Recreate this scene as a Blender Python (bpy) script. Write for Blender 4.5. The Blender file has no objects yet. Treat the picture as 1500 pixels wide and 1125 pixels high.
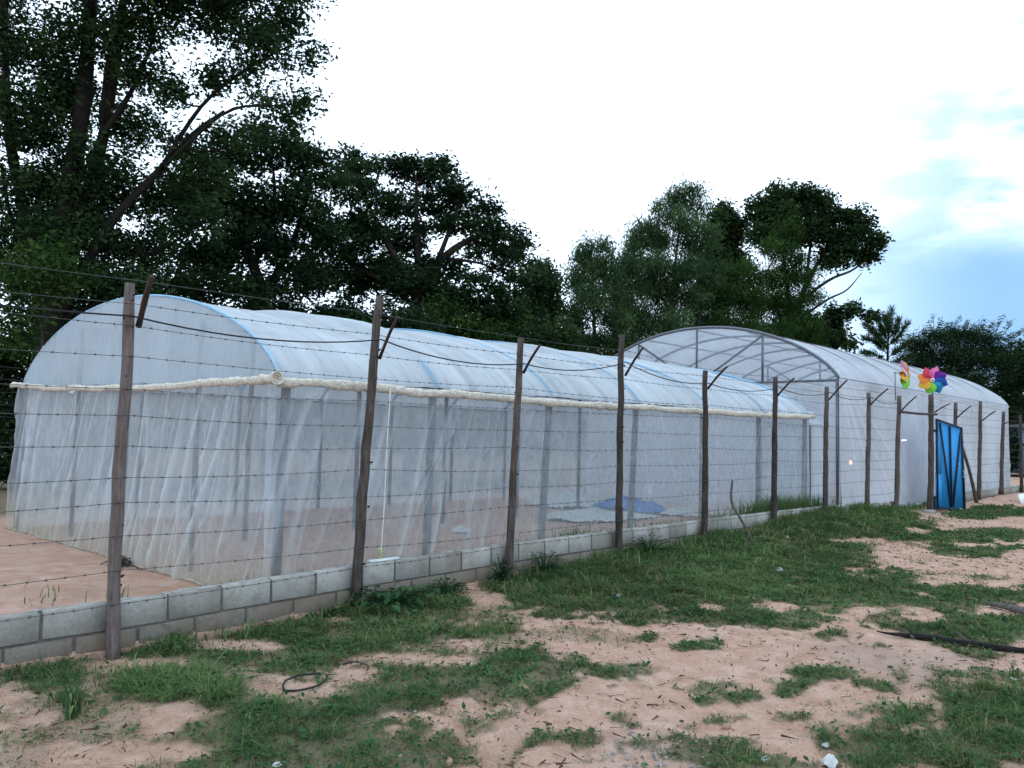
import bpy, math, random
import numpy as np

random.seed(7)
RNG = np.random.default_rng(11)
scene = bpy.context.scene
COL = scene.collection

# ------------------------------------------------------------------ camera
F_PX, CAM_H = 1155.0, 1.57
PITCH, ROLL = math.radians(3.603), 0.022
_cp, _sp = math.cos(PITCH), math.sin(PITCH)
_F = np.array([0, _cp, _sp]); _R0 = np.array([1.0, 0, 0]); _U0 = np.array([0, -_sp, _cp])
_c, _s = math.cos(ROLL), math.sin(ROLL)
_R = _c * _R0 + _s * _U0
_U = _c * _U0 - _s * _R0
CAM = np.array([0, 0, CAM_H])
cd = bpy.data.cameras.new('camera')
cd.sensor_width = 36.0
cd.lens = F_PX / 1500.0 * 36.0
cd.clip_start = 0.05
cd.clip_end = 3000
cam = bpy.data.objects.new('camera', cd)
COL.objects.link(cam)
from mathutils import Matrix, Vector
cam.matrix_world = Matrix(((_R[0], _U[0], -_F[0], 0), (_R[1], _U[1], -_F[1], 0),
                           (_R[2], _U[2], -_F[2], CAM_H), (0, 0, 0, 1)))
scene.camera = cam

# ------------------------------------------------------------------ sky, sun, exposure
SUN_EL, SUN_AZ = math.radians(28), math.radians(-18)      # azimuth from +Y towards +X
world = bpy.data.worlds.new('World')
scene.world = world
world.use_nodes = True
wn, wl = world.node_tree.nodes, world.node_tree.links
wn.clear()
wo = wn.new('ShaderNodeOutputWorld')
bg = wn.new('ShaderNodeBackground'); bg.inputs['Strength'].default_value = 0.125
sky = wn.new('ShaderNodeTexSky'); sky.sky_type = 'NISHITA'; sky.sun_disc = False
sky.sun_elevation = SUN_EL; sky.sun_rotation = SUN_AZ
sky.air_density = 1.0; sky.dust_density = 0.6; sky.ozone_density = 2.0
tc = wn.new('ShaderNodeTexCoord')


def wmath(op, a, b=None, clamp=False):
    n = wn.new('ShaderNodeMath'); n.operation = op; n.use_clamp = clamp
    for i, v in enumerate((a, b)):
        if v is None:
            continue
        if isinstance(v, (int, float)):
            n.inputs[i].default_value = v
        else:
            wl.new(v, n.inputs[i])
    return n.outputs[0]


def wrange(v, a, b, c=0.0, d=1.0, smooth=True):
    n = wn.new('ShaderNodeMapRange')
    n.interpolation_type = 'SMOOTHSTEP' if smooth else 'LINEAR'
    wl.new(v, n.inputs[0])
    for i, x in enumerate((a, b, c, d)):
        n.inputs[i + 1].default_value = x
    return n.outputs[0]


def wmix(fac, a, b):
    n = wn.new('ShaderNodeMix'); n.data_type = 'RGBA'
    if isinstance(fac, float):
        n.inputs[0].default_value = fac
    else:
        wl.new(fac, n.inputs[0])
    for i, v in ((6, a), (7, b)):
        if isinstance(v, tuple):
            n.inputs[i].default_value = (*v, 1)
        else:
            wl.new(v, n.inputs[i])
    return n.outputs[2]


mp = wn.new('ShaderNodeMapping'); mp.inputs['Scale'].default_value = (1, 1, 2.6)
wl.new(tc.outputs['Generated'], mp.inputs['Vector'])


def wnoise(scale, detail, rough, off=0.0):
    n = wn.new('ShaderNodeTexNoise'); n.noise_dimensions = '4D'
    n.inputs['W'].default_value = off
    n.inputs['Scale'].default_value = scale; n.inputs['Detail'].default_value = detail
    n.inputs['Roughness'].default_value = rough
    wl.new(mp.outputs[0], n.inputs['Vector'])
    return n.outputs[0]


sep = wn.new('ShaderNodeSeparateXYZ'); wl.new(tc.outputs['Generated'], sep.inputs[0])
vd = wn.new('ShaderNodeVectorMath'); vd.operation = 'DOT_PRODUCT'
wl.new(tc.outputs['Generated'], vd.inputs[0]); vd.inputs[1].default_value = (0.80, 0.58, 0.16)
east = vd.outputs['Value']                               # 1 towards the blue side of the sky (front right)
n1 = wnoise(3.2, 5, 0.55, 1.7)
n2 = wnoise(7.0, 4, 0.5, 4.1)
n3 = wnoise(1.3, 3, 0.5, 8.0)
# bright overcast, a little uneven
overcast = wmix(wrange(n3, 0.3, 0.7), (9.3, 11.7, 14.2), (10.9, 13.2, 15.6))
# grey-cyan cloud undersides on the right of the sky
patch = wmath('MULTIPLY', wrange(n2, 0.475, 0.62), wrange(east, 0.82, 0.94))
cloud = wmix(wmath('MULTIPLY', patch, 0.85), overcast, (3.5, 5.5, 6.4))
# band of clear blue low on the right, the Nishita sky lifted by thin veil
band = wmath('MULTIPLY', wrange(sep.outputs[2], 0.02, 0.10), wrange(sep.outputs[2], 0.30, 0.17))
wob = wmath('ADD', band, wmath('MULTIPLY', wmath('SUBTRACT', n1, 0.5), 0.9))
gap = wmath('MULTIPLY', wrange(wob, 0.45, 0.95), wrange(east, 0.80, 0.93))
veil = wmix(0.12, (2.2, 4.7, 8.2), sky.outputs[0])
col = wmix(wmath('MULTIPLY', gap, 0.92), cloud, veil)
# thin haze just above the horizon on that side
low = wmath('MULTIPLY', wrange(sep.outputs[2], 0.12, 0.03), wrange(east, 0.72, 0.92))
col = wmix(wmath('MULTIPLY', low, 0.8), col, (4.4, 6.4, 8.8))
wl.new(col, bg.inputs['Color'])
wl.new(bg.outputs[0], wo.inputs['Surface'])

sd = bpy.data.lights.new('sun', 'SUN')
sd.energy = 0.55; sd.angle = math.radians(45); sd.color = (1.0, 0.97, 0.93)
so = bpy.data.objects.new('sun', sd); COL.objects.link(so)
_sdir = Vector((math.sin(SUN_AZ) * math.cos(SUN_EL), math.cos(SUN_AZ) * math.cos(SUN_EL), math.sin(SUN_EL)))
so.rotation_euler = _sdir.to_track_quat('Z', 'Y').to_euler()
so.location = (0, 0, 30)

vs = scene.view_settings
vs.view_transform = 'Standard'; vs.look = 'None'; vs.exposure = 0.0; vs.gamma = 1.0
vs.use_curve_mapping = False
scene.cycles.transparent_max_bounces = 28
scene.cycles.max_bounces = 7
scene.cycles.diffuse_bounces = 3
scene.cycles.transmission_bounces = 6
scene.cycles.caustics_reflective = False
scene.cycles.caustics_refractive = False

# ------------------------------------------------------------------ site frame
# t runs along the fence (away from the camera), u square to it (positive: inside the yard)
PHI, FENCE_C = math.radians(44.4055), 5.8145
DV = np.array([math.sin(PHI), math.cos(PHI), 0]); NV = np.array([-math.cos(PHI), math.sin(PHI), 0])


def W(t, u, z):
    return DV * t + NV * (FENCE_C + u) + np.array([0, 0, z])


def WW(a):
    a = np.asarray(a, float)
    return a[..., 0:1] * DV + (a[..., 1:2] + FENCE_C) * NV + a[..., 2:3] * np.array([0, 0, 1.0])


def sight(x, y):
    a, b = x - 750.0, 562.5 - y
    return _F + _R * a / F_PX + _U * b / F_PX


def on_fence(x, y, u=0.0):
    """point of the vertical plane at offset u seen at photo pixel x, y -> (t, z)"""
    r = sight(x, y); k = (FENCE_C + u) / (r @ NV); p = CAM + r * k
    return p @ DV, p[2]


def at_depth(x, y, depth):
    r = sight(x, y)
    return CAM + r * (depth / r[1])


def at_level(x, y, z):
    r = sight(x, y); k = (z - CAM_H) / r[2]; p = CAM + r * k
    return p @ DV, p @ NV - FENCE_C


# ------------------------------------------------------------------ object helpers
ORG = {}


def link(o, parent=None):
    COL.objects.link(o)
    if parent is not None:
        o.parent = parent
    return o


def tag(o, label=None, cat=None, group=None, kind=None):
    for k, v in (('label', label), ('category', cat), ('group', group), ('kind', kind)):
        if v:
            o[k] = v
    return o


def thing(name, loc, label, cat, group=None):
    o = bpy.data.objects.new(name, None); o.empty_display_size = 0.2
    o.location = loc; link(o); ORG[o.name] = np.array(loc, float)
    return tag(o, label, cat, group)


def np_mesh(name, V, faces, mat=None, smooth=False):
    """faces: list of integer arrays (n,k) or one list of lists"""
    me = bpy.data.meshes.new(name)
    V = np.asarray(V, np.float32)
    if isinstance(faces, np.ndarray):
        faces = [faces]
    if len(faces) and not isinstance(faces[0], np.ndarray):
        sizes = np.array([len(f) for f in faces], np.int32)
        loops = np.array([i for f in faces for i in f], np.int32)
    else:
        sizes = np.concatenate([np.full(len(f), f.shape[1], np.int32) for f in faces])
        loops = np.concatenate([f.ravel() for f in faces]).astype(np.int32)
    me.vertices.add(len(V)); me.vertices.foreach_set('co', V.ravel())
    me.loops.add(len(loops)); me.loops.foreach_set('vertex_index', loops)
    me.polygons.add(len(sizes))
    starts = np.concatenate([[0], np.cumsum(sizes)[:-1]]).astype(np.int32)
    me.polygons.foreach_set('loop_start', starts)
    if smooth:
        me.polygons.foreach_set('use_smooth', np.ones(len(sizes), bool))
    me.update(calc_edges=True)
    if mat is not None:
        me.materials.append(mat)
    return me


def add_attr(me, name, vals):
    at = me.attributes.new(name, 'FLOAT', 'POINT')
    at.data.foreach_set('value', np.asarray(vals, np.float32))


def obj(name, V, faces, mat, parent=None, smooth=False, attrs=None):
    V = np.asarray(V, float)
    if parent is not None:
        org = ORG[parent.name]; V = V - org
    else:
        org = np.zeros(3)
    me = np_mesh(name, V, faces, mat, smooth)
    for k, v in (attrs or {}).items():
        add_attr(me, k, v)
    o = bpy.data.objects.new(name, me)
    link(o, parent)
    ORG[o.name] = org
    return o


def solo(name, V, faces, mat, label, cat, smooth=False, group=None, kind=None, attrs=None):
    """a thing that is one mesh: origin put at its base"""
    V = np.asarray(V, float)
    c = np.array([V[:, 0].mean(), V[:, 1].mean(), V[:, 2].min()])
    o = obj(name, V - c, faces, mat, None, smooth, attrs)
    o.location = c; ORG[o.name] = c
    return tag(o, label, cat, group, kind)


class MB:
    def __init__(s):
        s.V, s.F, s.n = [], [], 0

    def add(s, V, F):
        V = np.asarray(V, float)
        s.V.append(V)
        for f in F:
            s.F.append([int(i) + s.n for i in f])
        s.n += len(V)
        return s

    def box(s, c, ax, half):
        """c centre; ax three axis vectors; half sizes"""
        c = np.asarray(c, float); ax = [np.asarray(a, float) for a in ax]
        V = [c + sx * ax[0] * half[0] + sy * ax[1] * half[1] + sz * ax[2] * half[2]
             for sz in (-1, 1) for sy in (-1, 1) for sx in (-1, 1)]
        return s.add(V, [(0, 2, 3, 1), (4, 5, 7, 6), (0, 1, 5, 4), (2, 6, 7, 3), (0, 4, 6, 2), (1, 3, 7, 5)])

    def beam(s, a, b, w, h=None, up=(0, 0, 1)):
        a = np.asarray(a, float); b = np.asarray(b, float); d = b - a; L = np.linalg.norm(d); d = d / L
        up = np.asarray(up, float)
        if abs(d @ up) > 0.95:
            up = DV
        x = np.cross(d, up); x /= np.linalg.norm(x); y = np.cross(x, d)
        return s.box((a + b) / 2, (d, x, y), (L / 2, w / 2, (h or w) / 2))

    def tube(s, path, rad, n=8, cap=True, wob=0.0, seed=0):
        path = np.asarray(path, float); m = len(path)
        rad = np.full(m, rad) if np.isscalar(rad) else np.asarray(rad, float)
        rs = np.random.default_rng(seed)
        T = np.gradient(path, axis=0); T /= np.linalg.norm(T, axis=1)[:, None] + 1e-9
        ref = np.array([0, 0, 1.0]) if abs(T[0][2]) < 0.9 else np.array([1.0, 0, 0])
        X = np.cross(T[0], ref); X /= np.linalg.norm(X)
        V = []
        ang = np.arange(n) * 2 * np.pi / n
        base = 1 + wob * rs.normal(size=n)
        for i in range(m):
            X = X - T[i] * (X @ T[i]); X /= np.linalg.norm(X); Y = np.cross(T[i], X)
            rr = rad[i] * (base + wob * 0.5 * rs.normal(size=n))
            V.append(path[i] + rr[:, None] * (np.cos(ang)[:, None] * X + np.sin(ang)[:, None] * Y))
        V = np.concatenate(V)
        F = [(i * n + j, i * n + (j + 1) % n, (i + 1) * n + (j + 1) % n, (i + 1) * n + j) for i in range(m - 1) for j in range(n)]
        if cap:
            F.append(tuple(range(n))[::-1]); F.append(tuple((m - 1) * n + j for j in range(n)))
        return s.add(V, F)

    def obj(s, name, mat, parent=None, smooth=False):
        return obj(name, np.concatenate(s.V), s.F, mat, parent, smooth)

    def solo(s, name, mat, label, cat, smooth=False, group=None, kind=None):
        return solo(name, np.concatenate(s.V), s.F, mat, label, cat, smooth, group, kind)


def spline(pts, n):
    """smooth curve through points (Catmull-Rom)"""
    P = np.asarray(pts, float)
    if len(P) == 2:
        return P[0] + (P[1] - P[0]) * np.linspace(0, 1, n)[:, None]
    P = np.vstack([2 * P[0] - P[1], P, 2 * P[-1] - P[-2]])
    k = len(P) - 3
    out = []
    for q in np.linspace(0, k - 1e-6, n):
        i = int(q); f = q - i
        a, b, c, d = P[i:i + 4]
        out.append(0.5 * ((2 * b) + (-a + c) * f + (2 * a - 5 * b + 4 * c - d) * f * f + (-a + 3 * b - 3 * c + d) * f ** 3))
    return np.array(out)


# ------------------------------------------------------------------ materials
def mat(name):
    m = bpy.data.materials.new(name); m.use_nodes = True
    nt = m.node_tree; b = nt.nodes.get('Principled BSDF')
    return m, nt, b


def ramp(nt, src, stops):
    r = nt.nodes.new('ShaderNodeValToRGB')
    el = r.color_ramp.elements
    while len(el) < len(stops):
        el.new(0.5)
    for e, (p, c) in zip(el, stops):
        e.position = p; e.color = (*c, 1)
    nt.links.new(src, r.inputs[0])
    return r.outputs[0]


def noise(nt, scale, detail=4, rough=0.6, vec=None, stretch=None):
    n = nt.nodes.new('ShaderNodeTexNoise')
    n.inputs['Scale'].default_value = scale; n.inputs['Detail'].default_value = detail; n.inputs['Roughness'].default_value = rough
    if vec == 'pos':
        out = nt.nodes.new('ShaderNodeNewGeometry').outputs['Position']
    else:
        out = nt.nodes.new('ShaderNodeTexCoord').outputs['Object']
    if stretch:
        m = nt.nodes.new('ShaderNodeMapping'); m.inputs['Scale'].default_value = stretch
        nt.links.new(out, m.inputs[0]); out = m.outputs[0]
    nt.links.new(out, n.inputs['Vector'])
    return n.outputs[0]


def mixc(nt, fac, a, b, mode='MIX'):
    n = nt.nodes.new('ShaderNodeMix'); n.data_type = 'RGBA'; n.blend_type = mode
    if isinstance(fac, (int, float)):
        n.inputs[0].default_value = fac
    else:
        nt.links.new(fac, n.inputs[0])
    for i, v in ((6, a), (7, b)):
        if isinstance(v, tuple):
            n.inputs[i].default_value = (*v, 1)
        else:
            nt.links.new(v, n.inputs[i])
    return n.outputs[2]


def bump(nt, b, h, strength=0.4, dist=0.01):
    n = nt.nodes.new('ShaderNodeBump'); n.inputs['Strength'].default_value = strength; n.inputs['Distance'].default_value = dist
    nt.links.new(h, n.inputs['Height']); nt.links.new(n.outputs[0], b.inputs['Normal'])


def attr(nt, name):
    a = nt.nodes.new('ShaderNodeAttribute'); a.attribute_name = name
    return a.outputs['Fac']


def objrand(nt):
    return nt.nodes.new('ShaderNodeObjectInfo').outputs['Random']


def simple(name, colr, rough=0.7, var=0.25, scale=12, metal=0.0, bumps=0.0, stretch=None):
    m, nt, b = mat(name)
    n = noise(nt, scale, 5, 0.65, stretch=stretch)
    d = tuple(c * (1 - var) for c in colr); l = tuple(min(1, c * (1 + var)) for c in colr)
    nt.links.new(ramp(nt, n, [(0.3, d), (0.7, l)]), b.inputs['Base Color'])
    b.inputs['Roughness'].default_value = rough; b.inputs['Metallic'].default_value = metal
    b.inputs['Specular IOR Level'].default_value = 0.3
    if bumps:
        bump(nt, b, n, bumps, 0.01)
    return m


def wood(name, dark, light, bumps=0.8):
    m, nt, b = mat(name)
    g = noise(nt, 9, 6, 0.7, stretch=(6, 6, 0.6))
    s = noise(nt, 3.0, 4, 0.6)
    c = ramp(nt, g, [(0.3, dark), (0.72, light)])
    c2 = mixc(nt, ramp(nt, s, [(0.35, (0, 0, 0)), (0.7, (0.55, 0.55, 0.55))]), c, tuple(x * 0.55 for x in dark))
    c2 = mixc(nt, 1.0, c2, ramp(nt, objrand(nt), [(0.0, (.72, .70, .69)), (1.0, (1.25, 1.22, 1.20))]), 'MULTIPLY')
    nt.links.new(c2, b.inputs['Base Color']); b.inputs['Roughness'].default_value = 0.9
    b.inputs['Specular IOR Level'].default_value = 0.15
    bump(nt, b, g, bumps, 0.012)
    return m


def leaf_mat(name, dark, light, trans=0.25):
    m, nt, b = mat(name)
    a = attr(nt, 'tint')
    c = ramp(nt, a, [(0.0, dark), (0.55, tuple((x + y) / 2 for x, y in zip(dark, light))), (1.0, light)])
    out = nt.nodes['Material Output']
    d = nt.nodes.new('ShaderNodeBsdfDiffuse'); t = nt.nodes.new('ShaderNodeBsdfTranslucent'); mx = nt.nodes.new('ShaderNodeMixShader')
    nt.links.new(c, d.inputs[0]); nt.links.new(c, t.inputs[0]); mx.inputs[0].default_value = trans
    nt.links.new(d.outputs[0], mx.inputs[1]); nt.links.new(t.outputs[0], mx.inputs[2])
    nt.links.new(mx.outputs[0], out.inputs[0])
    nt.nodes.remove(b)
    return m


def film(name, colr, clear, trans, nz=None, dens=False, warm=None, streak=None):
    """thin plastic sheet or insect net: part see-through, part diffuse, part translucent"""
    m, nt, b = mat(name)
    out = nt.nodes['Material Output']; nt.nodes.remove(b)
    L = nt.links
    d = nt.nodes.new('ShaderNodeBsdfDiffuse'); tl = nt.nodes.new('ShaderNodeBsdfTranslucent'); tp = nt.nodes.new('ShaderNodeBsdfTransparent')
    m1 = nt.nodes.new('ShaderNodeMixShader'); m2 = nt.nodes.new('ShaderNodeMixShader')
    n = noise(nt, *(nz or (1.2, 6, 0.65)))
    c = ramp(nt, n, [(0.3, tuple(x * 0.88 for x in colr)), (0.7, colr)])
    if streak:                     # tone streaks down the slope paint the wrinkle shading that the relief barely shows
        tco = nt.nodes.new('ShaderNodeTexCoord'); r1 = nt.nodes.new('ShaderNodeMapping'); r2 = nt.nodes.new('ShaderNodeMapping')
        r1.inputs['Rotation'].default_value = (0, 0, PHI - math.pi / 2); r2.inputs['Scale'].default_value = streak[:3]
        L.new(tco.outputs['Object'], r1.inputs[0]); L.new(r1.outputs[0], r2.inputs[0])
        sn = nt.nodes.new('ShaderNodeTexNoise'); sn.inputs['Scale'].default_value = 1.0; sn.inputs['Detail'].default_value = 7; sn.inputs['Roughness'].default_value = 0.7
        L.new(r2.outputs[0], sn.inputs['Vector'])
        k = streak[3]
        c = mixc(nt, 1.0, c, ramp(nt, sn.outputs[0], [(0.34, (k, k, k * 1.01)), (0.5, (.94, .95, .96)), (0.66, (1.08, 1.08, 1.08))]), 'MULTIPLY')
    if warm:
        z = nt.nodes.new('ShaderNodeSeparateXYZ'); t = nt.nodes.new('ShaderNodeTexCoord'); L.new(t.outputs['Object'], z.inputs[0])
        mr = nt.nodes.new('ShaderNodeMapRange'); L.new(z.outputs[2], mr.inputs[0])
        mr.inputs[1].default_value = 0.0; mr.inputs[2].default_value = warm[1]; mr.inputs[3].default_value = 0.75; mr.inputs[4].default_value = 0.0
        c = mixc(nt, mr.outputs[0], c, warm[0])
    L.new(c, d.inputs[0]); L.new(c, tl.inputs[0])
    m1.inputs[0].default_value = trans
    L.new(d.outputs[0], m1.inputs[1]); L.new(tl.outputs[0], m1.inputs[2])
    ma = nt.nodes.new('ShaderNodeMapRange')
    L.new(n, ma.inputs[0]); ma.inputs[1].default_value = 0.3; ma.inputs[2].default_value = 0.7
    ma.inputs[3].default_value = min(1, (1 - clear) * 0.86); ma.inputs[4].default_value = min(1, (1 - clear) * 1.14)
    fac = ma.outputs[0]
    if dens:                       # gathered cloth lies in several layers: more thread per area
        a = attr(nt, 'layers')
        mm = nt.nodes.new('ShaderNodeMath'); mm.operation = 'ADD'; mm.use_clamp = True
        L.new(fac, mm.inputs[0]); L.new(a, mm.inputs[1]); fac = mm.outputs[0]
    L.new(fac, m2.inputs[0]); L.new(tp.outputs[0], m2.inputs[1]); L.new(m1.outputs[0], m2.inputs[2])
    L.new(m2.outputs[0], out.inputs[0])
    return m


M = {}


def block_material():
    m, nt, b = mat('grey_concrete_block')
    n = noise(nt, 40, 6, 0.7, 'pos'); s = noise(nt, 3.5, 5, 0.6, 'pos')
    base = ramp(nt, n, [(0.3, (0.32, 0.31, 0.285)), (0.7, (0.47, 0.455, 0.425))])
    r = objrand(nt)
    base = mixc(nt, 1.0, base, ramp(nt, r, [(0.0, (0.70, 0.69, 0.67)), (1.0, (1.12, 1.12, 1.12))]), 'MULTIPLY')
    base = mixc(nt, ramp(nt, s, [(0.48, (0, 0, 0)), (0.70, (0.7, 0.7, 0.7))]), base, (0.18, 0.145, 0.105))
    nt.links.new(base, b.inputs['Base Color']); b.inputs['Roughness'].default_value = 0.95
    b.inputs['Specular IOR Level'].default_value = 0.1
    bump(nt, b, n, 0.5, 0.006)
    return m


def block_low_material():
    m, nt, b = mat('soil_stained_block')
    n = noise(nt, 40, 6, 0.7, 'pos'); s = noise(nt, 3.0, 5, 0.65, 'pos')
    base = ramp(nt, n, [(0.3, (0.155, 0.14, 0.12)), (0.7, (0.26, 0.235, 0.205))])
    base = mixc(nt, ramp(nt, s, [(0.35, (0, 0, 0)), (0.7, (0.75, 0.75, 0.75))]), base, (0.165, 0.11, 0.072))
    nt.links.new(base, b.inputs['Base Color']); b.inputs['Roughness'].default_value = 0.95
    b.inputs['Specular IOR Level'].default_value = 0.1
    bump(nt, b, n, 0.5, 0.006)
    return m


def ground_material():
    m, nt, b = mat('sandy_ground')
    L = nt.links
    fine = noise(nt, 42, 7, 0.8); mid = noise(nt, 5, 6, 0.65); big = noise(nt, 0.9, 4, 0.55)
    sand = ramp(nt, mid, [(0.25, (0.38, 0.222, 0.160)), (0.5, (0.57, 0.362, 0.277)), (0.72, (0.68, 0.475, 0.39))])
    sand = mixc(nt, ramp(nt, big, [(0.40, (0, 0, 0)), (0.72, (0.5, 0.5, 0.5))]), sand, (0.44, 0.255, 0.165))
    sand = mixc(nt, 0.55, sand, ramp(nt, fine, [(0.28, (0.40, 0.38, 0.37)), (0.58, (1, 1, 1))]), 'MULTIPLY')
    sand = mixc(nt, ramp(nt, attr(nt, 'ash'), [(0.15, (0, 0, 0)), (0.9, (0.30, 0.30, 0.30))]), sand, (0.24, 0.22, 0.21))
    under = ramp(nt, fine, [(0.3, (0.06, 0.072, 0.036)), (0.7, (0.20, 0.17, 0.11))])
    g = attr(nt, 'grass')
    f = nt.nodes.new('ShaderNodeMath'); f.operation = 'ADD'
    sc = nt.nodes.new('ShaderNodeMath'); sc.operation = 'MULTIPLY_ADD'
    L.new(mid, sc.inputs[0]); sc.inputs[1].default_value = 0.9; sc.inputs[2].default_value = -0.45
    L.new(g, f.inputs[0]); L.new(sc.outputs[0], f.inputs[1])
    c = mixc(nt, ramp(nt, f.outputs[0], [(0.30, (0, 0, 0)), (0.85, (0.85, 0.85, 0.85))]), sand, under)
    L.new(c, b.inputs['Base Color']); b.inputs['Roughness'].default_value = 1.0
    b.inputs['Specular IOR Level'].default_value = 0.05
    h = nt.nodes.new('ShaderNodeMath'); h.operation = 'MULTIPLY_ADD'
    L.new(fine, h.inputs[0]); h.inputs[1].default_value = 0.5; L.new(mid, h.inputs[2])
    bump(nt, b, h.outputs[0], 0.85, 0.035)
    return m


def gate_blue():
    m, nt, b = mat('blue_painted_sheet')
    n = noise(nt, 6, 6, 0.7, stretch=(1, 1, 0.5)); s = noise(nt, 24, 4, 0.6)
    c = ramp(nt, n, [(0.3, (0.008, 0.22, 0.53)), (0.7, (0.018, 0.30, 0.68))])
    c = mixc(nt, ramp(nt, s, [(0.70, (0, 0, 0)), (0.78, (0.6, 0.6, 0.6))]), c, (0.35, 0.42, 0.5))
    nt.links.new(c, b.inputs['Base Color']); b.inputs['Roughness'].default_value = 0.7
    return m


M['block'] = block_material(); M['block_low'] = block_low_material(); M['ground'] = ground_material()
M['mortar'] = simple('mortar', (0.115, 0.10, 0.088), 0.95, 0.3, 30, bumps=0.5)  # dark tone paints in the shade of the recessed joints
M['post_pale'] = wood('pale_weathered_wood', (0.095, 0.076, 0.072), (0.27, 0.225, 0.215))
M['post_dark'] = wood('dark_weathered_wood', (0.036, 0.029, 0.026), (0.175, 0.142, 0.126))
M['arm'] = simple('rusty_steel_arm', (0.045, 0.028, 0.022), 0.8, 0.4, 20, bumps=0.3)
M['wire'] = simple('galvanised_wire', (0.075, 0.078, 0.082), 0.65, 0.35, 8, metal=0.15)
M['barb'] = simple('dull_wire_barb', (0.06, 0.06, 0.065), 0.6, 0.3, 8, metal=0.4)
M['cable'] = simple('black_cable', (0.010, 0.010, 0.012), 0.5, 0.2, 8)
M['gate'] = gate_blue(); M['gate_frame'] = simple('dark_gate_frame', (0.012, 0.020, 0.045), 0.6, 0.4, 20)
M['latch'] = simple('pale_metal_latch', (0.5, 0.52, 0.54), 0.4, 0.15, 20, metal=0.3)
M['blue_pipe'] = simple('blue_painted_pipe', (0.24, 0.45, 0.62), 0.5, 0.15, 6)
M['steel'] = simple('galvanised_pipe', (0.13, 0.14, 0.165), 0.45, 0.2, 10, metal=0.3)
M['gh_post'] = simple('grey_greenhouse_post', (0.085, 0.083, 0.090), 0.8, 0.25, 8, stretch=(3, 3, 0.5))
M['roll'] = simple('beige_rolled_net', (0.60, 0.55, 0.47), 0.95, 0.42, 22, bumps=1.0, stretch=(1, 1, 2.2))
M['sleeve'] = film('pale_blue_rib_sleeve', (0.42, 0.62, 0.78), 0.30, 0.4)
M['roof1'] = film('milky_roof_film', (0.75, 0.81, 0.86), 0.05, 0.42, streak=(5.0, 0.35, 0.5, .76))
M['gable1'] = film('pleated_gable_film', (0.63, 0.71, 0.78), 0.10, 0.50, dens=True)
M['net1'] = film('white_insect_net', (0.67, 0.735, 0.80), 0.70, 0.40, dens=True, warm=((0.62, 0.57, 0.46), 0.9))
M['net1f'] = film('white_insect_net_front', (0.71, 0.765, 0.815), 0.65, 0.40, dens=True, warm=((0.60, 0.57, 0.44), 0.8))
M['net_back'] = film('white_insect_net_far', (0.68, 0.72, 0.76), 0.38, 0.45, dens=True)
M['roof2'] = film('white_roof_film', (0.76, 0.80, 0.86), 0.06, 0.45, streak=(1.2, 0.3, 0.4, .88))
M['gable2'] = film('clear_gable_film', (0.68, 0.74, 0.82), 0.56, 0.45)
M['net2'] = film('white_side_net', (0.78, 0.82, 0.88), 0.18, 0.45, nz=(0.6, 5, 0.5), dens=True)
M['hem'] = simple('soiled_net_hem', (0.34, 0.30, 0.235), 0.95, 0.4, 9, bumps=0.6)
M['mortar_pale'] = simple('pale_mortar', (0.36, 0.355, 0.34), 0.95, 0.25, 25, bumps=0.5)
M['knot'] = simple('dark_knot', (0.022, 0.017, 0.015), 0.95, 0.4, 30)
M['scrap'] = simple('dirty_white_plastic', (0.50, 0.51, 0.50), 0.6, 0.25, 18)
M['cord'] = simple('white_cord', (0.74, 0.74, 0.66), 0.8, 0.1, 8)
M['white'] = simple('white_plastic', (0.78, 0.80, 0.82), 0.5, 0.1, 6)
M['bark'] = wood('grey_brown_bark', (0.020, 0.016, 0.013), (0.065, 0.052, 0.044), 0.6)
M['bark_dark'] = wood('dark_bark', (0.008, 0.007, 0.006), (0.030, 0.025, 0.022), 0.6)
M['bark_pale'] = wood('pale_bark', (0.06, 0.055, 0.05), (0.17, 0.155, 0.14), 0.4)
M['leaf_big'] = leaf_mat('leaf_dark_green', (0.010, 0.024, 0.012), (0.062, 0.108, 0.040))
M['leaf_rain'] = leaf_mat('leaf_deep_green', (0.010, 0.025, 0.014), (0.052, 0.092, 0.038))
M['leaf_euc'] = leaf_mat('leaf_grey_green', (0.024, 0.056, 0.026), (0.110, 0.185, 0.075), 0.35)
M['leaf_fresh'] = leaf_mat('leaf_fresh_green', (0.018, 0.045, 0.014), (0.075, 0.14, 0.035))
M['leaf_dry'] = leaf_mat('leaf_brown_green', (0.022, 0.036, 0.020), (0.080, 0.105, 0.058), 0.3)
M['grass'] = leaf_mat('grass_blade', (0.044, 0.086, 0.034), (0.215, 0.315, 0.12), 0.3)
_nt = M['grass'].node_tree
_dry = _nt.nodes.new('ShaderNodeAttribute'); _dry.attribute_name = 'dry'
for _n in [n for n in _nt.nodes if n.type in ('BSDF_DIFFUSE', 'BSDF_TRANSLUCENT')]:
    _src = _n.inputs[0].links[0].from_socket
    _mx = _nt.nodes.new('ShaderNodeMix'); _mx.data_type = 'RGBA'
    _nt.links.new(_dry.outputs['Fac'], _mx.inputs[0]); _nt.links.new(_src, _mx.inputs[6]); _mx.inputs[7].default_value = (0.26, 0.205, 0.105, 1)
    _nt.links.new(_mx.outputs[2], _n.inputs[0])
M['weed'] = leaf_mat('weed_leaf', (0.020, 0.055, 0.026), (0.07, 0.14, 0.06), 0.25)
M['dead'] = leaf_mat('dead_leaf', (0.03, 0.022, 0.016), (0.14, 0.09, 0.055), 0.1)

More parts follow.
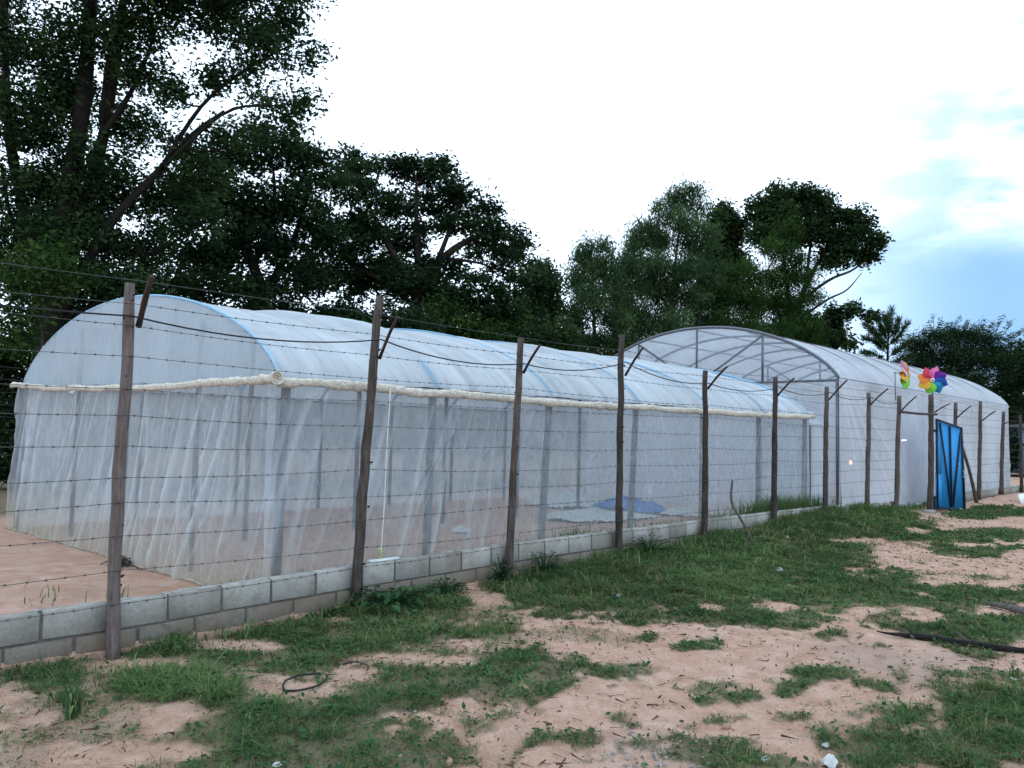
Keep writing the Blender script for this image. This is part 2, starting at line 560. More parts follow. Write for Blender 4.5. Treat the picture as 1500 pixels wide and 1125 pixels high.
# ------------------------------------------------------------------ ground
PT = [-6, 2.08, 4.06, 5.95, 7.86, 9.82, 11.94, 13.89, 15.83, 17.45, 19.66, 21.5, 23.7, 26.0, 32]
PZ = [0, 0, .05, .05, .09, .14, .22, .31, .31, .14, .03, .12, .2, .24, .24]
WT = [-6, 2.08, 4.06, 5.95, 7.86, 9.82, 11.94, 13.89, 15.83, 17.45, 19.66, 21.5, 23.7, 26.0, 40]
WZ = [.335, .336, .381, .41, .413, .42, .418, .405, .36, .339, .325, .32, .322, .317, .317]


def wall_top(t):
    return np.interp(t, WT, WZ)


_lat = np.random.default_rng(5).random((96, 96))


def vnoise(x, y):
    """smooth value noise in 0..1"""
    x = np.asarray(x, float); y = np.asarray(y, float)
    xi = np.floor(x).astype(int); yi = np.floor(y).astype(int)
    fx = x - xi; fy = y - yi
    fx = fx * fx * (3 - 2 * fx); fy = fy * fy * (3 - 2 * fy)
    g = lambda a, b: _lat[a % 96, b % 96]
    return (g(xi, yi) * (1 - fx) + g(xi + 1, yi) * fx) * (1 - fy) + (g(xi, yi + 1) * (1 - fx) + g(xi + 1, yi + 1) * fx) * fy


def fbm(x, y, o=4):
    s = 0; a = 0.5; tot = 0
    for i in range(o):
        s = s + a * vnoise(x * 2 ** i + 13.7 * i, y * 2 ** i + 7.3 * i); tot += a; a *= 0.55
    return s / tot


RUTS = [((2.46, -2.98), (3.95, -2.05), .028), ((2.75, -3.12), (4.05, -2.30), .02), ((5.0, -4.3), (6.9, -3.1), .02)]


def ruts(t, u):
    """wheel grooves pressed into the sand, with a low ridge either side"""
    z = np.zeros(np.shape(t))
    for (a, b), (c, d), dep in RUTS:
        L2 = (c - a) ** 2 + (d - b) ** 2
        f = np.clip(((t - a) * (c - a) + (u - b) * (d - b)) / L2, 0, 1)
        r = np.hypot(t - a - f * (c - a), u - b - f * (d - b)) + .03 * (vnoise(t * 4, u * 4) - .5)
        z = z - dep * np.exp(-(r / .06) ** 2) + dep * .6 * np.exp(-((r - .13) / .06) ** 2)
    return z


def hgt(t, u):
    t = np.asarray(t, float); u = np.asarray(u, float)
    out = np.interp(t, PT, PZ) * np.exp(-(np.minimum(u, 0) / 1.3) ** 2)
    inn = np.interp(u, [0.0, 0.4, 3.0, 9.0], [0.16, 0.15, 0.10, 0.02])
    f = np.clip((u - 0.02) / 0.06, 0, 1)
    near = np.exp(-((t - 8) / 22) ** 2 - (u / 18) ** 2)
    return out * (1 - f) + inn * f * near + near * (0.075 * (fbm(t * .9, u * .9, 5) - 0.5) + 0.045 * (fbm(t * 4.5, u * 4.5, 4) - 0.5)) - 0.2 * (1 - near) + ruts(t, u)


# turf and bare patches on the ground: kind, t, u, inverse covariance (3), cover, blade height
PATCHES = [
    ('a', 4.13, -3.63, 3.79, 0.73, 7.33, 0.14, 0.05), ('a', 4.88, -4.02, 4.87, 1.21, 12.81, 0.28, 0.05), ('a', 10.1, -2.73, 1, 0.36, 3.61, 0.5, 0.05),
    ('a', 2.87, -0, 13.35, 7.34, 10.54, 0.6, 0.09), ('a', 1.85, 0.35, 15.59, 5.88, 10.14, 0.7, 0.1), ('a', 2.49, -2.52, 5.79, 1.09, 5.07, 0.75, 0.07),
    ('a', 8.32, -2.96, 1.47, 0.84, 3.83, 0.6, 0.05), ('a', 7.66, -2.42, 1.14, 0.43, 2.86, 0.75, 0.06), ('a', 6.1, -2.07, 5.11, 4.75, 8.59, 0.7, 0.05),
    ('a', 4.78, -1.72, 6.2, 4.87, 9.71, 0.45, 0.05), ('a', 2.19, -2.17, 3.56, 1.09, 2.83, 0.8, 0.07), ('a', 3.88, -1.67, 3.63, 0.29, 4.16, 0.6, 0.05),
    ('a', 3.17, -2.01, 3.77, 1.27, 3.92, 0.75, 0.06), ('a', 3.55, -1.08, 2.96, 0.89, 3.01, 0.7, 0.06), ('a', 2.92, -0.84, 2.91, 0.83, 2.29, 0.75, 0.07),
    ('a', 2.26, -1.01, 3.79, 0.88, 2.44, 0.5, 0.06), ('a', 1.53, -1.23, 5.04, -0.06, 1.71, 0.5, 0.05), ('a', 3.66, 0.35, 18.79, 8.82, 14.89, 0.8, 0.13),
    ('a', 2.99, 0.24, 31.45, 18.83, 25.26, 0.6, 0.11), ('a', 2.43, 0.17, 40.05, 17.29, 26.5, 0.6, 0.12), ('a', 1.88, 0.05, 60.02, 18.43, 36.55, 0.5, 0.1),
    ('a', 1.54, 0.14, 39.11, 8.27, 18.32, 0.6, 0.12), ('a', 6.26, 0.04, 2.8, -2.2, 3.21, 0.9, 0.12), ('a', 6.79, -0.37, 1.21, -0.74, 1.86, 1, 0.15),
    ('a', 7.45, -0.62, 0.91, -0.76, 1.8, 1, 0.16), ('a', 8.69, -0.76, 0.44, -0.38, 1.2, 1, 0.14), ('a', 10.5, -0.67, 0.33, -0.35, 1.21, 1, 0.14),
    ('a', 10.8, -1.13, 0.25, -0.23, 1.21, 1, 0.1), ('a', 12.96, -0.75, 0.27, -0.14, 1.73, 1, 0.12), ('a', 14.58, -0.72, 0.23, -0.36, 2.57, 1, 0.12),
    ('a', 15.14, -0.98, 0.3, -0.16, 5.44, 0.9, 0.08), ('a', 8.86, -2.04, 0.61, -0.07, 2.13, 1, 0.07), ('a', 7.55, -1.74, 0.78, -0.02, 2.06, 1, 0.08),
    ('a', 6.22, -1.33, 1.25, 0.54, 2.37, 1, 0.08), ('a', 6.48, -1.98, 2.76, 0.94, 5.58, 0.95, 0.07), ('a', 5.68, -0.94, 3.92, -2.03, 5.87, 0.85, 0.07),
    ('a', 9.68, -2.41, 1.15, 0.17, 4.22, 0.95, 0.06), ('a', 9.18, -2.87, 2.59, 0.64, 8.97, 0.9, 0.06), ('a', 14.46, -1.83, 0.6, 0.81, 4.62, 0.95, 0.07),
    ('a', 16.06, -2.15, 0.45, 0.14, 4.08, 0.95, 0.06), ('a', 19.72, -0.92, 0.51, -0.25, 4.77, 0.9, 0.1), ('a', 21.56, -1.03, 0.49, -0, 4.65, 0.8, 0.1),
    ('a', 20.28, 0.37, 5.08, 0.61, 11.91, 0.5, 0.05), ('b', 12.13, -1.24, 4.68, 7.03, 29.64, 0.9, 0), ('b', 12.23, -1.95, 1.1, 0.41, 6.06, 0.9, 0),
    ('b', 11.56, -2.86, 1.3, 0.89, 4.56, 0.9, 0), ('b', 11.12, -2.08, 6.75, 3.12, 28.33, 0.9, 0), ('b', 10.14, -3.04, 2.87, 0.48, 12.17, 0.9, 0),
    ('b', 18.3, -1.53, 0.37, 0.57, 4.14, 0.9, 0), ('b', 12.97, -3.01, 1.97, 0.15, 11.88, 0.9, 0), ('b', 16.75, -0.83, 2.32, -8.02, 42.22, 0.9, 0),
    ('b', 6.6, -1.98, 49.5, 12.72, 103.39, 0.9, 0), ('b', 17.02, -1.48, 0.77, 1.88, 15.04, 0.9, 0), ('b', 7.11, -2.31, 20.16, 3.33, 48.7, 0.9, 0),
    ('a', 12.93, -2.21, 3.58, -3.94, 29.68, 0.9, 0.09), ('a', 13.19, -2.57, 2.67, -1.41, 20.08, 0.9, 0.07), ('a', 14.23, -2.74, 5.06, 2.06, 28.35, 0.8, 0.06),
    ('a', 10.8, -3.3, 13.59, 10.53, 41.73, 0.6, 0.05), ('a', 9.41, -3.34, 2.9, 2.09, 8.16, 0.9, 0.06), ('a', 9.65, -3.72, 3.08, -0.69, 19.85, 0.9, 0.06),
    ('b', 11.38, -3.35, 4.16, 1.1, 20.94, 0.8, 0), ('a', 1.57, -0.13, 12.16, 0.63, 4.15, 0.8, 0.13), ('a', 1.52, -0.91, 25.38, -4.23, 4.81, 0.55, 0.05),
    ('a', 1.7, -0.8, 4.09, -0.09, 1.39, 0.33, 0.05), ('a', 2.11, -0.98, 11.75, 1.41, 6.31, 1, 0.16), ('a', 2.18, -0.11, 63.63, -1.26, 22.98, 0.7, 0.1),
    ('a', 2.44, -0.1, 117.84, -31.91, 30.27, 0.8, 0.2), ('a', 2.7, -0.77, 15.55, -0.1, 8.75, 0.85, 0.07), ('a', 3.36, -0.55, 4.12, -0.36, 2.7, 1, 0.1),
    ('a', 3.97, -0.78, 3.68, 0.62, 3.9, 1, 0.09), ('a', 4.26, -0.06, 8.81, -3.7, 6, 1, 0.14), ('a', 4.66, -0.38, 11.56, -6.27, 9.99, 1, 0.13),
    ('a', 3.47, -1.92, 6.14, 3.84, 7.32, 0.9, 0.06), ('a', 2.48, -2.17, 4.32, -0.55, 2.91, 1, 0.08), ('a', 2.03, -1.91, 10.61, -1.14, 5.14, 0.85, 0.08),
    ('a', 2.58, -1.5, 20.48, 0.49, 13.54, 0.5, 0.05), ('a', 2.73, -2.7, 44.31, 11.31, 44.59, 0.95, 0.11), ('a', 2.99, -2.68, 44.23, -17.61, 42.99, 0.45, 0.06),
    ('a', 2.77, -0.95, 29.63, -4.69, 15.68, 0.8, 0.07), ('a', 2.51, -2.76, 16.66, 3.44, 15.6, 0.8, 0.08), ('a', 1.71, -2.07, 51.22, 22.02, 38.74, 0.6, 0.13),
    ('a', 1.13, -1.47, 139.98, -9.94, 28.47, 0.5, 0.05), ('a', 1.46, -1.52, 70.1, 35.05, 51.96, 0.6, 0.05), ('a', 4.49, -1.29, 12.58, -5.95, 14.43, 0.75, 0.09),
    ('a', 4.7, -0.87, 9.63, -1.26, 12.12, 0.6, 0.06), ('a', 4.06, -2, 14.64, -9.55, 17.01, 0.9, 0.05), ('a', 2.91, -1.95, 6.24, 1.78, 5.87, 0.9, 0.06),
    ('a', 2.18, -1.45, 27.95, 4.08, 17.17, 0.5, 0.05), ('b', 3.48, -1.4, 30.89, 9.26, 32.43, 0.8, 0), ('b', 3.67, -1.69, 39.39, 9.75, 44.18, 0.8, 0),
    ('b', 3.06, -1.4, 51.96, -12.4, 34.81, 0.8, 0), ('b', 2.58, -1.42, 53.46, 27.88, 49.13, 0.8, 0), ('b', 2.81, -0.34, 34.58, 20.74, 29.67, 0.8, 0),
    ('b', 1.37, -0.95, 138.5, -7.9, 34.04, 0.8, 0), ('b', 1.52, -1.74, 56.3, 47.01, 56.53, 0.8, 0), ('b', 3.18, -2.43, 52.4, 23.18, 58.7, 0.8, 0),
    ('b', 4.08, -1.53, 32.95, 12.61, 43.15, 0.8, 0), ('b', 2.89, -2.53, 176.87, -13.66, 165.29, 0.8, 0), ('a', 3.99, -2.28, 7.38, -1.04, 9.53, 1, 0.05),
    ('a', 4.3, -2.5, 19.13, 7.35, 27.39, 0.8, 0.05), ('a', 4.49, -2.64, 54.99, -3.36, 89.42, 0.7, 0.05), ('a', 3.78, -2.56, 41.65, 12.38, 53.86, 0.5, 0.05),
    ('a', 5.36, -2.58, 26.16, 7.66, 46.96, 0.9, 0.06), ('a', 5.34, -2.18, 150.16, -118.13, 295.47, 0.8, 0.05), ('a', 4.61, -3.14, 55.37, 7.59, 102.67, 0.7, 0.05),
    ('a', 4.34, -3.28, 96.36, 5.53, 180.48, 1, 0.05), ('a', 4.6, -3.38, 67.2, -0.58, 142.4, 0.9, 0.05), ('a', 4.22, -3.51, 186.89, 88.38, 315.31, 0.6, 0.05),
    ('a', 4.07, -3.48, 143.55, -18.56, 287.76, 0.8, 0.05), ('a', 3.88, -3.44, 843.01, -626.95, 1842.99, 1, 0.05), ('a', 3.68, -3.51, 150.66, 47.84, 239.22, 0.8, 0.05),
    ('a', 3.87, -3.7, 80.32, 44.35, 128.66, 0.75, 0.05), ('a', 3.7, -3.1, 380.91, -319.11, 646.53, 0.7, 0.06), ('a', 3.64, -3.22, 324.51, -11.62, 501.84, 0.8, 0.05),
    ('a', 3.3, -3.18, 75.22, -5.5, 103.21, 0.75, 0.06), ('a', 3.09, -3.03, 190.28, -16.26, 228.36, 0.8, 0.06), ('a', 3.44, -3.41, 91.74, 49.17, 126.6, 0.7, 0.05),
    ('a', 3.54, -3.64, 60.64, 21.93, 95.83, 0.8, 0.06), ('a', 3.69, -3.86, 28.71, 8.17, 52.52, 0.9, 0.07), ('a', 4.07, -3.12, 294.9, 70.78, 467.03, 0.5, 0.05),
    ('a', 2.84, -3.09, 119.79, -19.58, 132.48, 0.4, 0.06), ('a', 5.37, -3.52, 22.43, 13.37, 43.37, 0.95, 0.06), ('a', 4.95, -3.51, 58.86, -4.82, 147.53, 0.8, 0.05),
    ('a', 5.37, -3.82, 122.37, 13.12, 351.73, 0.8, 0.05), ('a', 5.35, -3.96, 46.02, -34.02, 210.68, 1, 0.06), ('a', 6.61, -3.11, 73.27, 11.52, 195.48, 0.8, 0.05),
    ('a', 6.49, -3.54, 89.24, 18.9, 263.27, 0.6, 0.05), ('a', 6.15, -3.66, 81.65, -14.09, 292.94, 0.6, 0.05), ('a', 5.82, -3.89, 27.35, -59.53, 207.98, 0.55, 0.05),
    ('a', 6.93, -2.58, 4.35, 0.64, 10.72, 0.8, 0.05), ('a', 6.58, -2.46, 16.96, -1.59, 41.51, 0.8, 0.05), ('a', 7.96, -2.76, 4.37, 1.97, 11.32, 0.75, 0.05),
    ('a', 7.51, -3.23, 7.01, 0.29, 23.79, 0.75, 0.05), ('a', 7.28, -3.53, 14.39, -4.71, 63.68, 0.8, 0.05), ('a', 7.72, -3.94, 1.97, 0.28, 8.76, 1, 0.07),
    ('a', 8.76, -3.42, 3.92, 2.07, 12.33, 0.85, 0.06), ('a', 6.12, -4.15, 12.68, 5.15, 40.2, 0.6, 0.05), ('a', 6.3, -4.32, 14.58, 5.7, 52.7, 0.55, 0.05),
    ('a', 5.74, -4.21, 12.92, 1.86, 48.11, 0.55, 0.06), ('a', 5.35, -4.56, 1.71, -0.93, 11.24, 1, 0.12), ('a', 4.35, -4.35, 8.86, 5.04, 19.37, 1, 0.1),
    ('a', 4.69, -4.6, 5.45, 1.96, 17.91, 1, 0.1), ('a', 4.41, -3.97, 27.23, -17.43, 94.49, 0.5, 0.05), ('a', 4.67, -4.18, 64.15, 27.37, 155.42, 0.7, 0.06),
    ('a', 4.99, -4.24, 51.54, -7.11, 197.07, 0.8, 0.06), ('a', 4.51, -3.74, 117.14, 68.98, 209.46, 0.7, 0.05), ('a', 3.79, -3.99, 44.19, 20.29, 80.01, 0.8, 0.07),
    ('a', 4.76, -4, 211.8, -15.44, 641.93, 0.7, 0.05), ('a', 4.93, -4.05, 136, -16.81, 455.04, 0.6, 0.05), ('a', 5.36, -4.36, 33.72, -0.02, 140.01, 0.7, 0.06),
    ('a', 4.37, -4.13, 15.92, 5.6, 37.16, 0.5, 0.06), ('b', 7.17, -2.43, 26.28, 11.15, 59.16, 0.8, 0), ('b', 7.67, -3.02, 36.61, 28.62, 76.7, 0.8, 0),
    ('b', 7.85, -3.35, 17.36, -5.32, 76.98, 0.8, 0),
]



def turf(t, u):
    """cover (0..1) and blade height over the ground"""
    t = np.asarray(t, float); u = np.asarray(u, float)
    w1 = fbm(t * 2.2, u * 2.2, 4) - 0.5
    w2 = fbm(t * 9 + 31, u * 9 + 17, 3) - 0.5
    w3 = fbm(t * 24 + 3, u * 24 + 57, 2) - 0.5
    cov = np.full(t.shape, 0.0); hh = np.full(t.shape, 0.05)
    gen = np.clip((fbm(t * .55 + 40, u * .55 + 9, 3) - 0.47) * 7, 0, 0.9)
    known = np.clip(1 - np.maximum.reduce([(-0.2 - t) / 1.0, (-6.0 - u) / 1.0, (t - 27) / 2.0, np.zeros_like(t)]), 0, 1)
    cov = gen * (1 - known)
    for k, ct, cu, a, b, c, d, h in PATCHES:
        dt, du = t - ct, u - cu
        r = np.sqrt(np.maximum(0, a * dt * dt + 2 * b * dt * du + c * du * du))
        s = np.clip((1.24 - r + 1.5 * w1 + 1.2 * w2 + 0.9 * w3) * 3.0, 0, 1)
        if k == 'a':
            hh = np.where(s * d > cov, h, hh); cov = np.maximum(cov, s * d)
        else:
            cov = np.minimum(cov, 1 - d * s)
    cov = np.maximum(cov, known * np.clip((w1 + 0.8 * w2 + 0.5 * w3 - 0.21) * 3.0, 0, 0.55))
    out = u < 0.0
    ins = np.clip((fbm(t * 2 + 3, u * 2 + 8, 4) - 0.60) * 4, 0, 0.35)
    ins = np.maximum(ins, np.clip(1 - (u - .1) / .7, 0, 1) * np.clip((fbm(t * 1.1 + 70, u * 0.3, 3) - 0.35) * 4, 0, 1) * np.clip((t - 4.2) / 1.2, 0, 1))
    ins = np.maximum(ins, np.clip((u - 8.5) / 2, 0, 1) * 0.8)
    return np.where(out, cov, ins), np.where(out, hh, 0.09)


def spaced(a, b, step, far, grow=1.35):
    mid = np.arange(a, b + 1e-6, step)
    lo, hi = [], []
    d = step; x = a
    while x > -far:
        d *= grow; x -= d; lo.append(x)
    d = step; x = b
    while x < far:
        d *= grow; x += d; hi.append(x)
    return np.concatenate([lo[::-1], mid, hi])


gt = spaced(-1.0, 12.0, 0.055, 900)
gt = np.concatenate([gt[gt <= 12.0], np.arange(12.08, 28.0, 0.085), 28.2 + 0.3 * (1.4 ** np.arange(0, 24) - 1)])
gu = spaced(-6.6, 0.36, 0.055, 900)
gu = np.concatenate([gu[gu <= 0.36], np.arange(0.5, 11, 0.2), 11.2 * 1.4 ** np.arange(0, 14)])
TT, UU = np.meshgrid(gt, gu, indexing='ij')
ZZ = hgt(TT, UU)
cov, _ = turf(TT, UU)
V = WW(np.stack([TT, UU, ZZ], -1).reshape(-1, 3))
nt_, nu_ = TT.shape
idx = np.arange(nt_ * nu_).reshape(nt_, nu_)
Q = np.stack([idx[:-1, :-1], idx[:-1, 1:], idx[1:, 1:], idx[1:, :-1]], -1).reshape(-1, 4)
ash = np.exp(-(((TT - 6.2) / .9) ** 2 + ((UU + 3.6) / .5) ** 2)) + np.exp(-(((TT - 6.0) / .8) ** 2 + ((UU + 4.4) / .5) ** 2)) \
    + 0.9 * np.exp(-(((TT - 3.4) / .35) ** 2 + ((UU + 3.55) / .35) ** 2)) + 0.6 * np.exp(-(((TT - 2.4) / .7) ** 2 + ((UU - 1.6) / .4) ** 2))
ash *= np.clip(fbm(TT * 3, UU * 3, 3) * 2.2 - 0.3, 0, 1)
g = obj('ground', V, Q, M['ground'], None, True, {'grass': cov.ravel(), 'ash': ash.ravel()})
tag(g, 'pinkish sandy ground with patches of short green grass', None, None, 'structure')

# ------------------------------------------------------------------ grass and litter (nobody could count the blades)


def blades(t, u, h, wd, lean, z=None, rs=RNG):
    n = len(t)
    z = hgt(t, u) if z is None else z
    base = WW(np.stack([t, u, z - 0.008], -1))
    a = rs.uniform(0, 2 * np.pi, n); dirv = np.stack([np.cos(a), np.sin(a), np.zeros(n)], -1)
    side = np.stack([-np.sin(a), np.cos(a), np.zeros(n)], -1) * (wd / 2)[:, None]
    ln = lean[:, None] * h[:, None] * dirv
    up = np.stack([np.zeros(n), np.zeros(n), h], -1)
    mid = base + 0.40 * ln + up * 0.60
    tip = base + ln * 1.05 + up * (1.0 - 0.25 * np.minimum(lean, 1.6))[:, None]
    Vb = np.stack([base - side, base + side, mid - side * .8, mid + side * .8, tip], 1).reshape(-1, 3)
    k = np.arange(n)[:, None] * 5
    Fb = np.concatenate([k + np.array([[0, 1, 3]]), k + np.array([[0, 3, 2]]), k + np.array([[2, 3, 4]])], 0)
    return Vb, Fb


def make_grass():
    N = 2600000
    t = RNG.uniform(-0.5, 30, N); u = RNG.uniform(-7.2, 0.0, N)
    p = DV[None, :2] * t[:, None] + NV[None, :2] * (u + FENCE_C)[:, None]
    dist = np.hypot(p[:, 0], p[:, 1])
    keep = (p[:, 1] > 1.2) & (np.abs(p[:, 0]) < 0.80 * p[:, 1] + 1.0) & (RNG.random(N) < np.clip((7.5 / dist) ** 1.3, 0.10, 1))
    t, u, dist = t[keep], u[keep], dist[keep]
    c, h = turf(t, u)
    clump = np.clip(fbm(t * 6 + 5, u * 6, 4) * 2.2 - 0.45, 0.22, 1)
    k = RNG.random(len(t)) < c ** 1.25 * clump
    t, u, dist, h, c, cl = t[k], u[k], dist[k], h[k], c[k], clump[k]
    hh = (0.011 + 0.44 * h) * RNG.uniform(0.45, 1.35, len(t)) * np.where(RNG.random(len(t)) < .04, 1.8, 1.0) * (0.6 + 0.6 * cl) * np.clip(c + 0.25, 0.5, 1)
    wd = (0.0034 + 0.0007 * np.maximum(0, dist - 4)) * RNG.uniform(0.7, 1.4, len(t)) * (0.7 + hh * 4)
    ln = RNG.uniform(0.3, 2.3, len(t))
    Vb, Fb = blades(t, u, hh, wd, ln)
    dry = np.clip((fbm(t * 2.6 + 60, u * 2.6 + 33, 3) - .42) * 2.2, .04, .5)
    isdry = RNG.random(len(t)) < dry * .45
    ti = np.clip(0.40 + 0.9 * (fbm(t * 1.4 + 2, u * 1.4 + 20, 3) - 0.5) + RNG.normal(0, .20, len(t)), 0, 1)
    o = obj('grass', Vb, Fb, M['grass'], None, False, {'tint': np.repeat(ti, 5), 'dry': np.repeat(isdry.astype(float), 5)})
    tag(o, 'short green grass creeping over the sandy ground outside the wall', None, None, 'stuff')
    # low broad leaved weeds mixed into the turf
    k = RNG.random(len(t)) < .12 * np.clip(c * 2.2 - .75, .02, 1)
    t, u, dist, h = t[k], u[k], dist[k], h[k]; n = len(t)
    t = t + RNG.normal(0, .02, n); u = np.minimum(u + RNG.normal(0, .02, n), -.03)
    base = WW(np.stack([t, u, hgt(t, u) + RNG.uniform(.008, .05, n) * (.4 + 6 * h)], -1))
    a = RNG.normal(size=(n, 3)); a[:, 2] *= .35; a /= np.linalg.norm(a, axis=1)[:, None]
    b = np.cross(a, np.array([0, 0, 1.0]) + RNG.normal(0, .3, (n, 3))); b /= np.linalg.norm(b, axis=1)[:, None]
    L = (RNG.uniform(.008, .022, n) * (1 + .05 * dist))[:, None]
    Vw = np.stack([base - a * L, base + b * L * .5 + a * L * .2, base + a * L, base - b * L * .5 + a * L * .2], 1).reshape(-1, 3)
    o2 = obj('low_weeds', Vw, np.arange(n * 4).reshape(n, 4), M['weed'], None, False, {'tint': np.repeat(np.clip(RNG.normal(.5, .25, n), 0, 1), 4)})
    tag(o2, 'low broad leaved weeds mixed into the grass outside the wall', None, None, 'stuff')
    return len(t)


n_grass = make_grass()


def make_wall_weeds():
    n = 15000
    t = RNG.uniform(2.3, 17.4, n); u = -.03 - np.abs(RNG.normal(0, .16, n))
    k = RNG.random(n) < np.clip(fbm(t * 1.3 + 5, u * 2 + 9, 4) * 3.2 - 1.05, .02, 1) * np.interp(t, [2.3, 4, 5.5, 9, 13, 17.4], [.12, .35, .6, 1, 1, .7])
    t, u = t[k], u[k]
    h = RNG.uniform(.05, .24, len(t)) * np.clip(1 + u * 1.4, .45, 1)
    Vb, Fb = blades(t, u, h, RNG.uniform(.006, .012, len(t)) * (1 + .05 * t), RNG.uniform(.1, 1.1, len(t)))
    o = obj('wall_weeds', Vb, Fb, M['grass'], None, False, {'tint': np.repeat(np.clip(RNG.normal(.42, .2, len(t)), 0, 1), 5), 'dry': np.repeat((RNG.random(len(t)) < .08).astype(float), 5)})
    tag(o, 'longer grass and weeds growing against the outer foot of the block wall', None, None, 'stuff')


make_wall_weeds()


def make_inside_grass():
    N = 60000
    t = RNG.uniform(0.5, 30, N); u = 0.13 + np.abs(RNG.normal(0, .8, N))
    c, h = turf(t, u)
    k = RNG.random(N) < c * 0.45
    t, u = t[k], u[k]
    hh = RNG.uniform(0.04, 0.16, len(t)); boost = np.exp(-((t - 12.6) / 1.0) ** 2) * 0.42 + np.exp(-((t - 10.6) / .7) ** 2) * 0.16 + np.exp(-((t - 9.2) / .4) ** 2) * 0.14 \
        + np.exp(-((t - 7.2) / .35) ** 2) * 0.2 + np.exp(-((t - 5.6) / .4) ** 2) * 0.16
    kk = (u < 0.3)
    hh = hh + np.where(kk, boost * RNG.uniform(0.3, 1.1, len(t)), 0)
    Vb, Fb = blades(t, u, hh, RNG.uniform(.006, .012, len(t)) * (1 + 0.05 * t), RNG.uniform(.1, .8, len(t)))
    ti = np.clip(RNG.normal(.45, .2, len(t)), 0, 1)
    o = obj('weeds', Vb, Fb, M['grass'], None, False, {'tint': np.repeat(ti, 5)})
    tag(o, 'weeds and tall grass growing along the inner side of the block wall', None, None, 'stuff')
    # extra dense tuft of the tall weeds behind the wall before the second greenhouse
    n = 2600
    t = np.concatenate([RNG.normal(12.7, .75, n), RNG.normal(10.7, .6, 700), RNG.normal(9.1, .3, 400), RNG.normal(7.2, .25, 300)])
    u = 0.14 + np.abs(RNG.normal(0, .07, len(t)))
    hh = np.concatenate([RNG.uniform(.15, .62, n), RNG.uniform(.1, .40, 700), RNG.uniform(.1, .36, 400), RNG.uniform(.1, .42, 300)])
    Vb, Fb = blades(t, u, hh, RNG.uniform(.008, .018, len(t)), RNG.uniform(.1, .6, len(t)))
    o = obj('tall_weeds', Vb, Fb, M['grass'], None, False, {'tint': np.repeat(np.clip(RNG.normal(.45, .2, len(t)), 0, 1), 5)})
    tag(o, 'tall weedy grass clumps rising behind the block wall', None, None, 'stuff')


make_inside_grass()


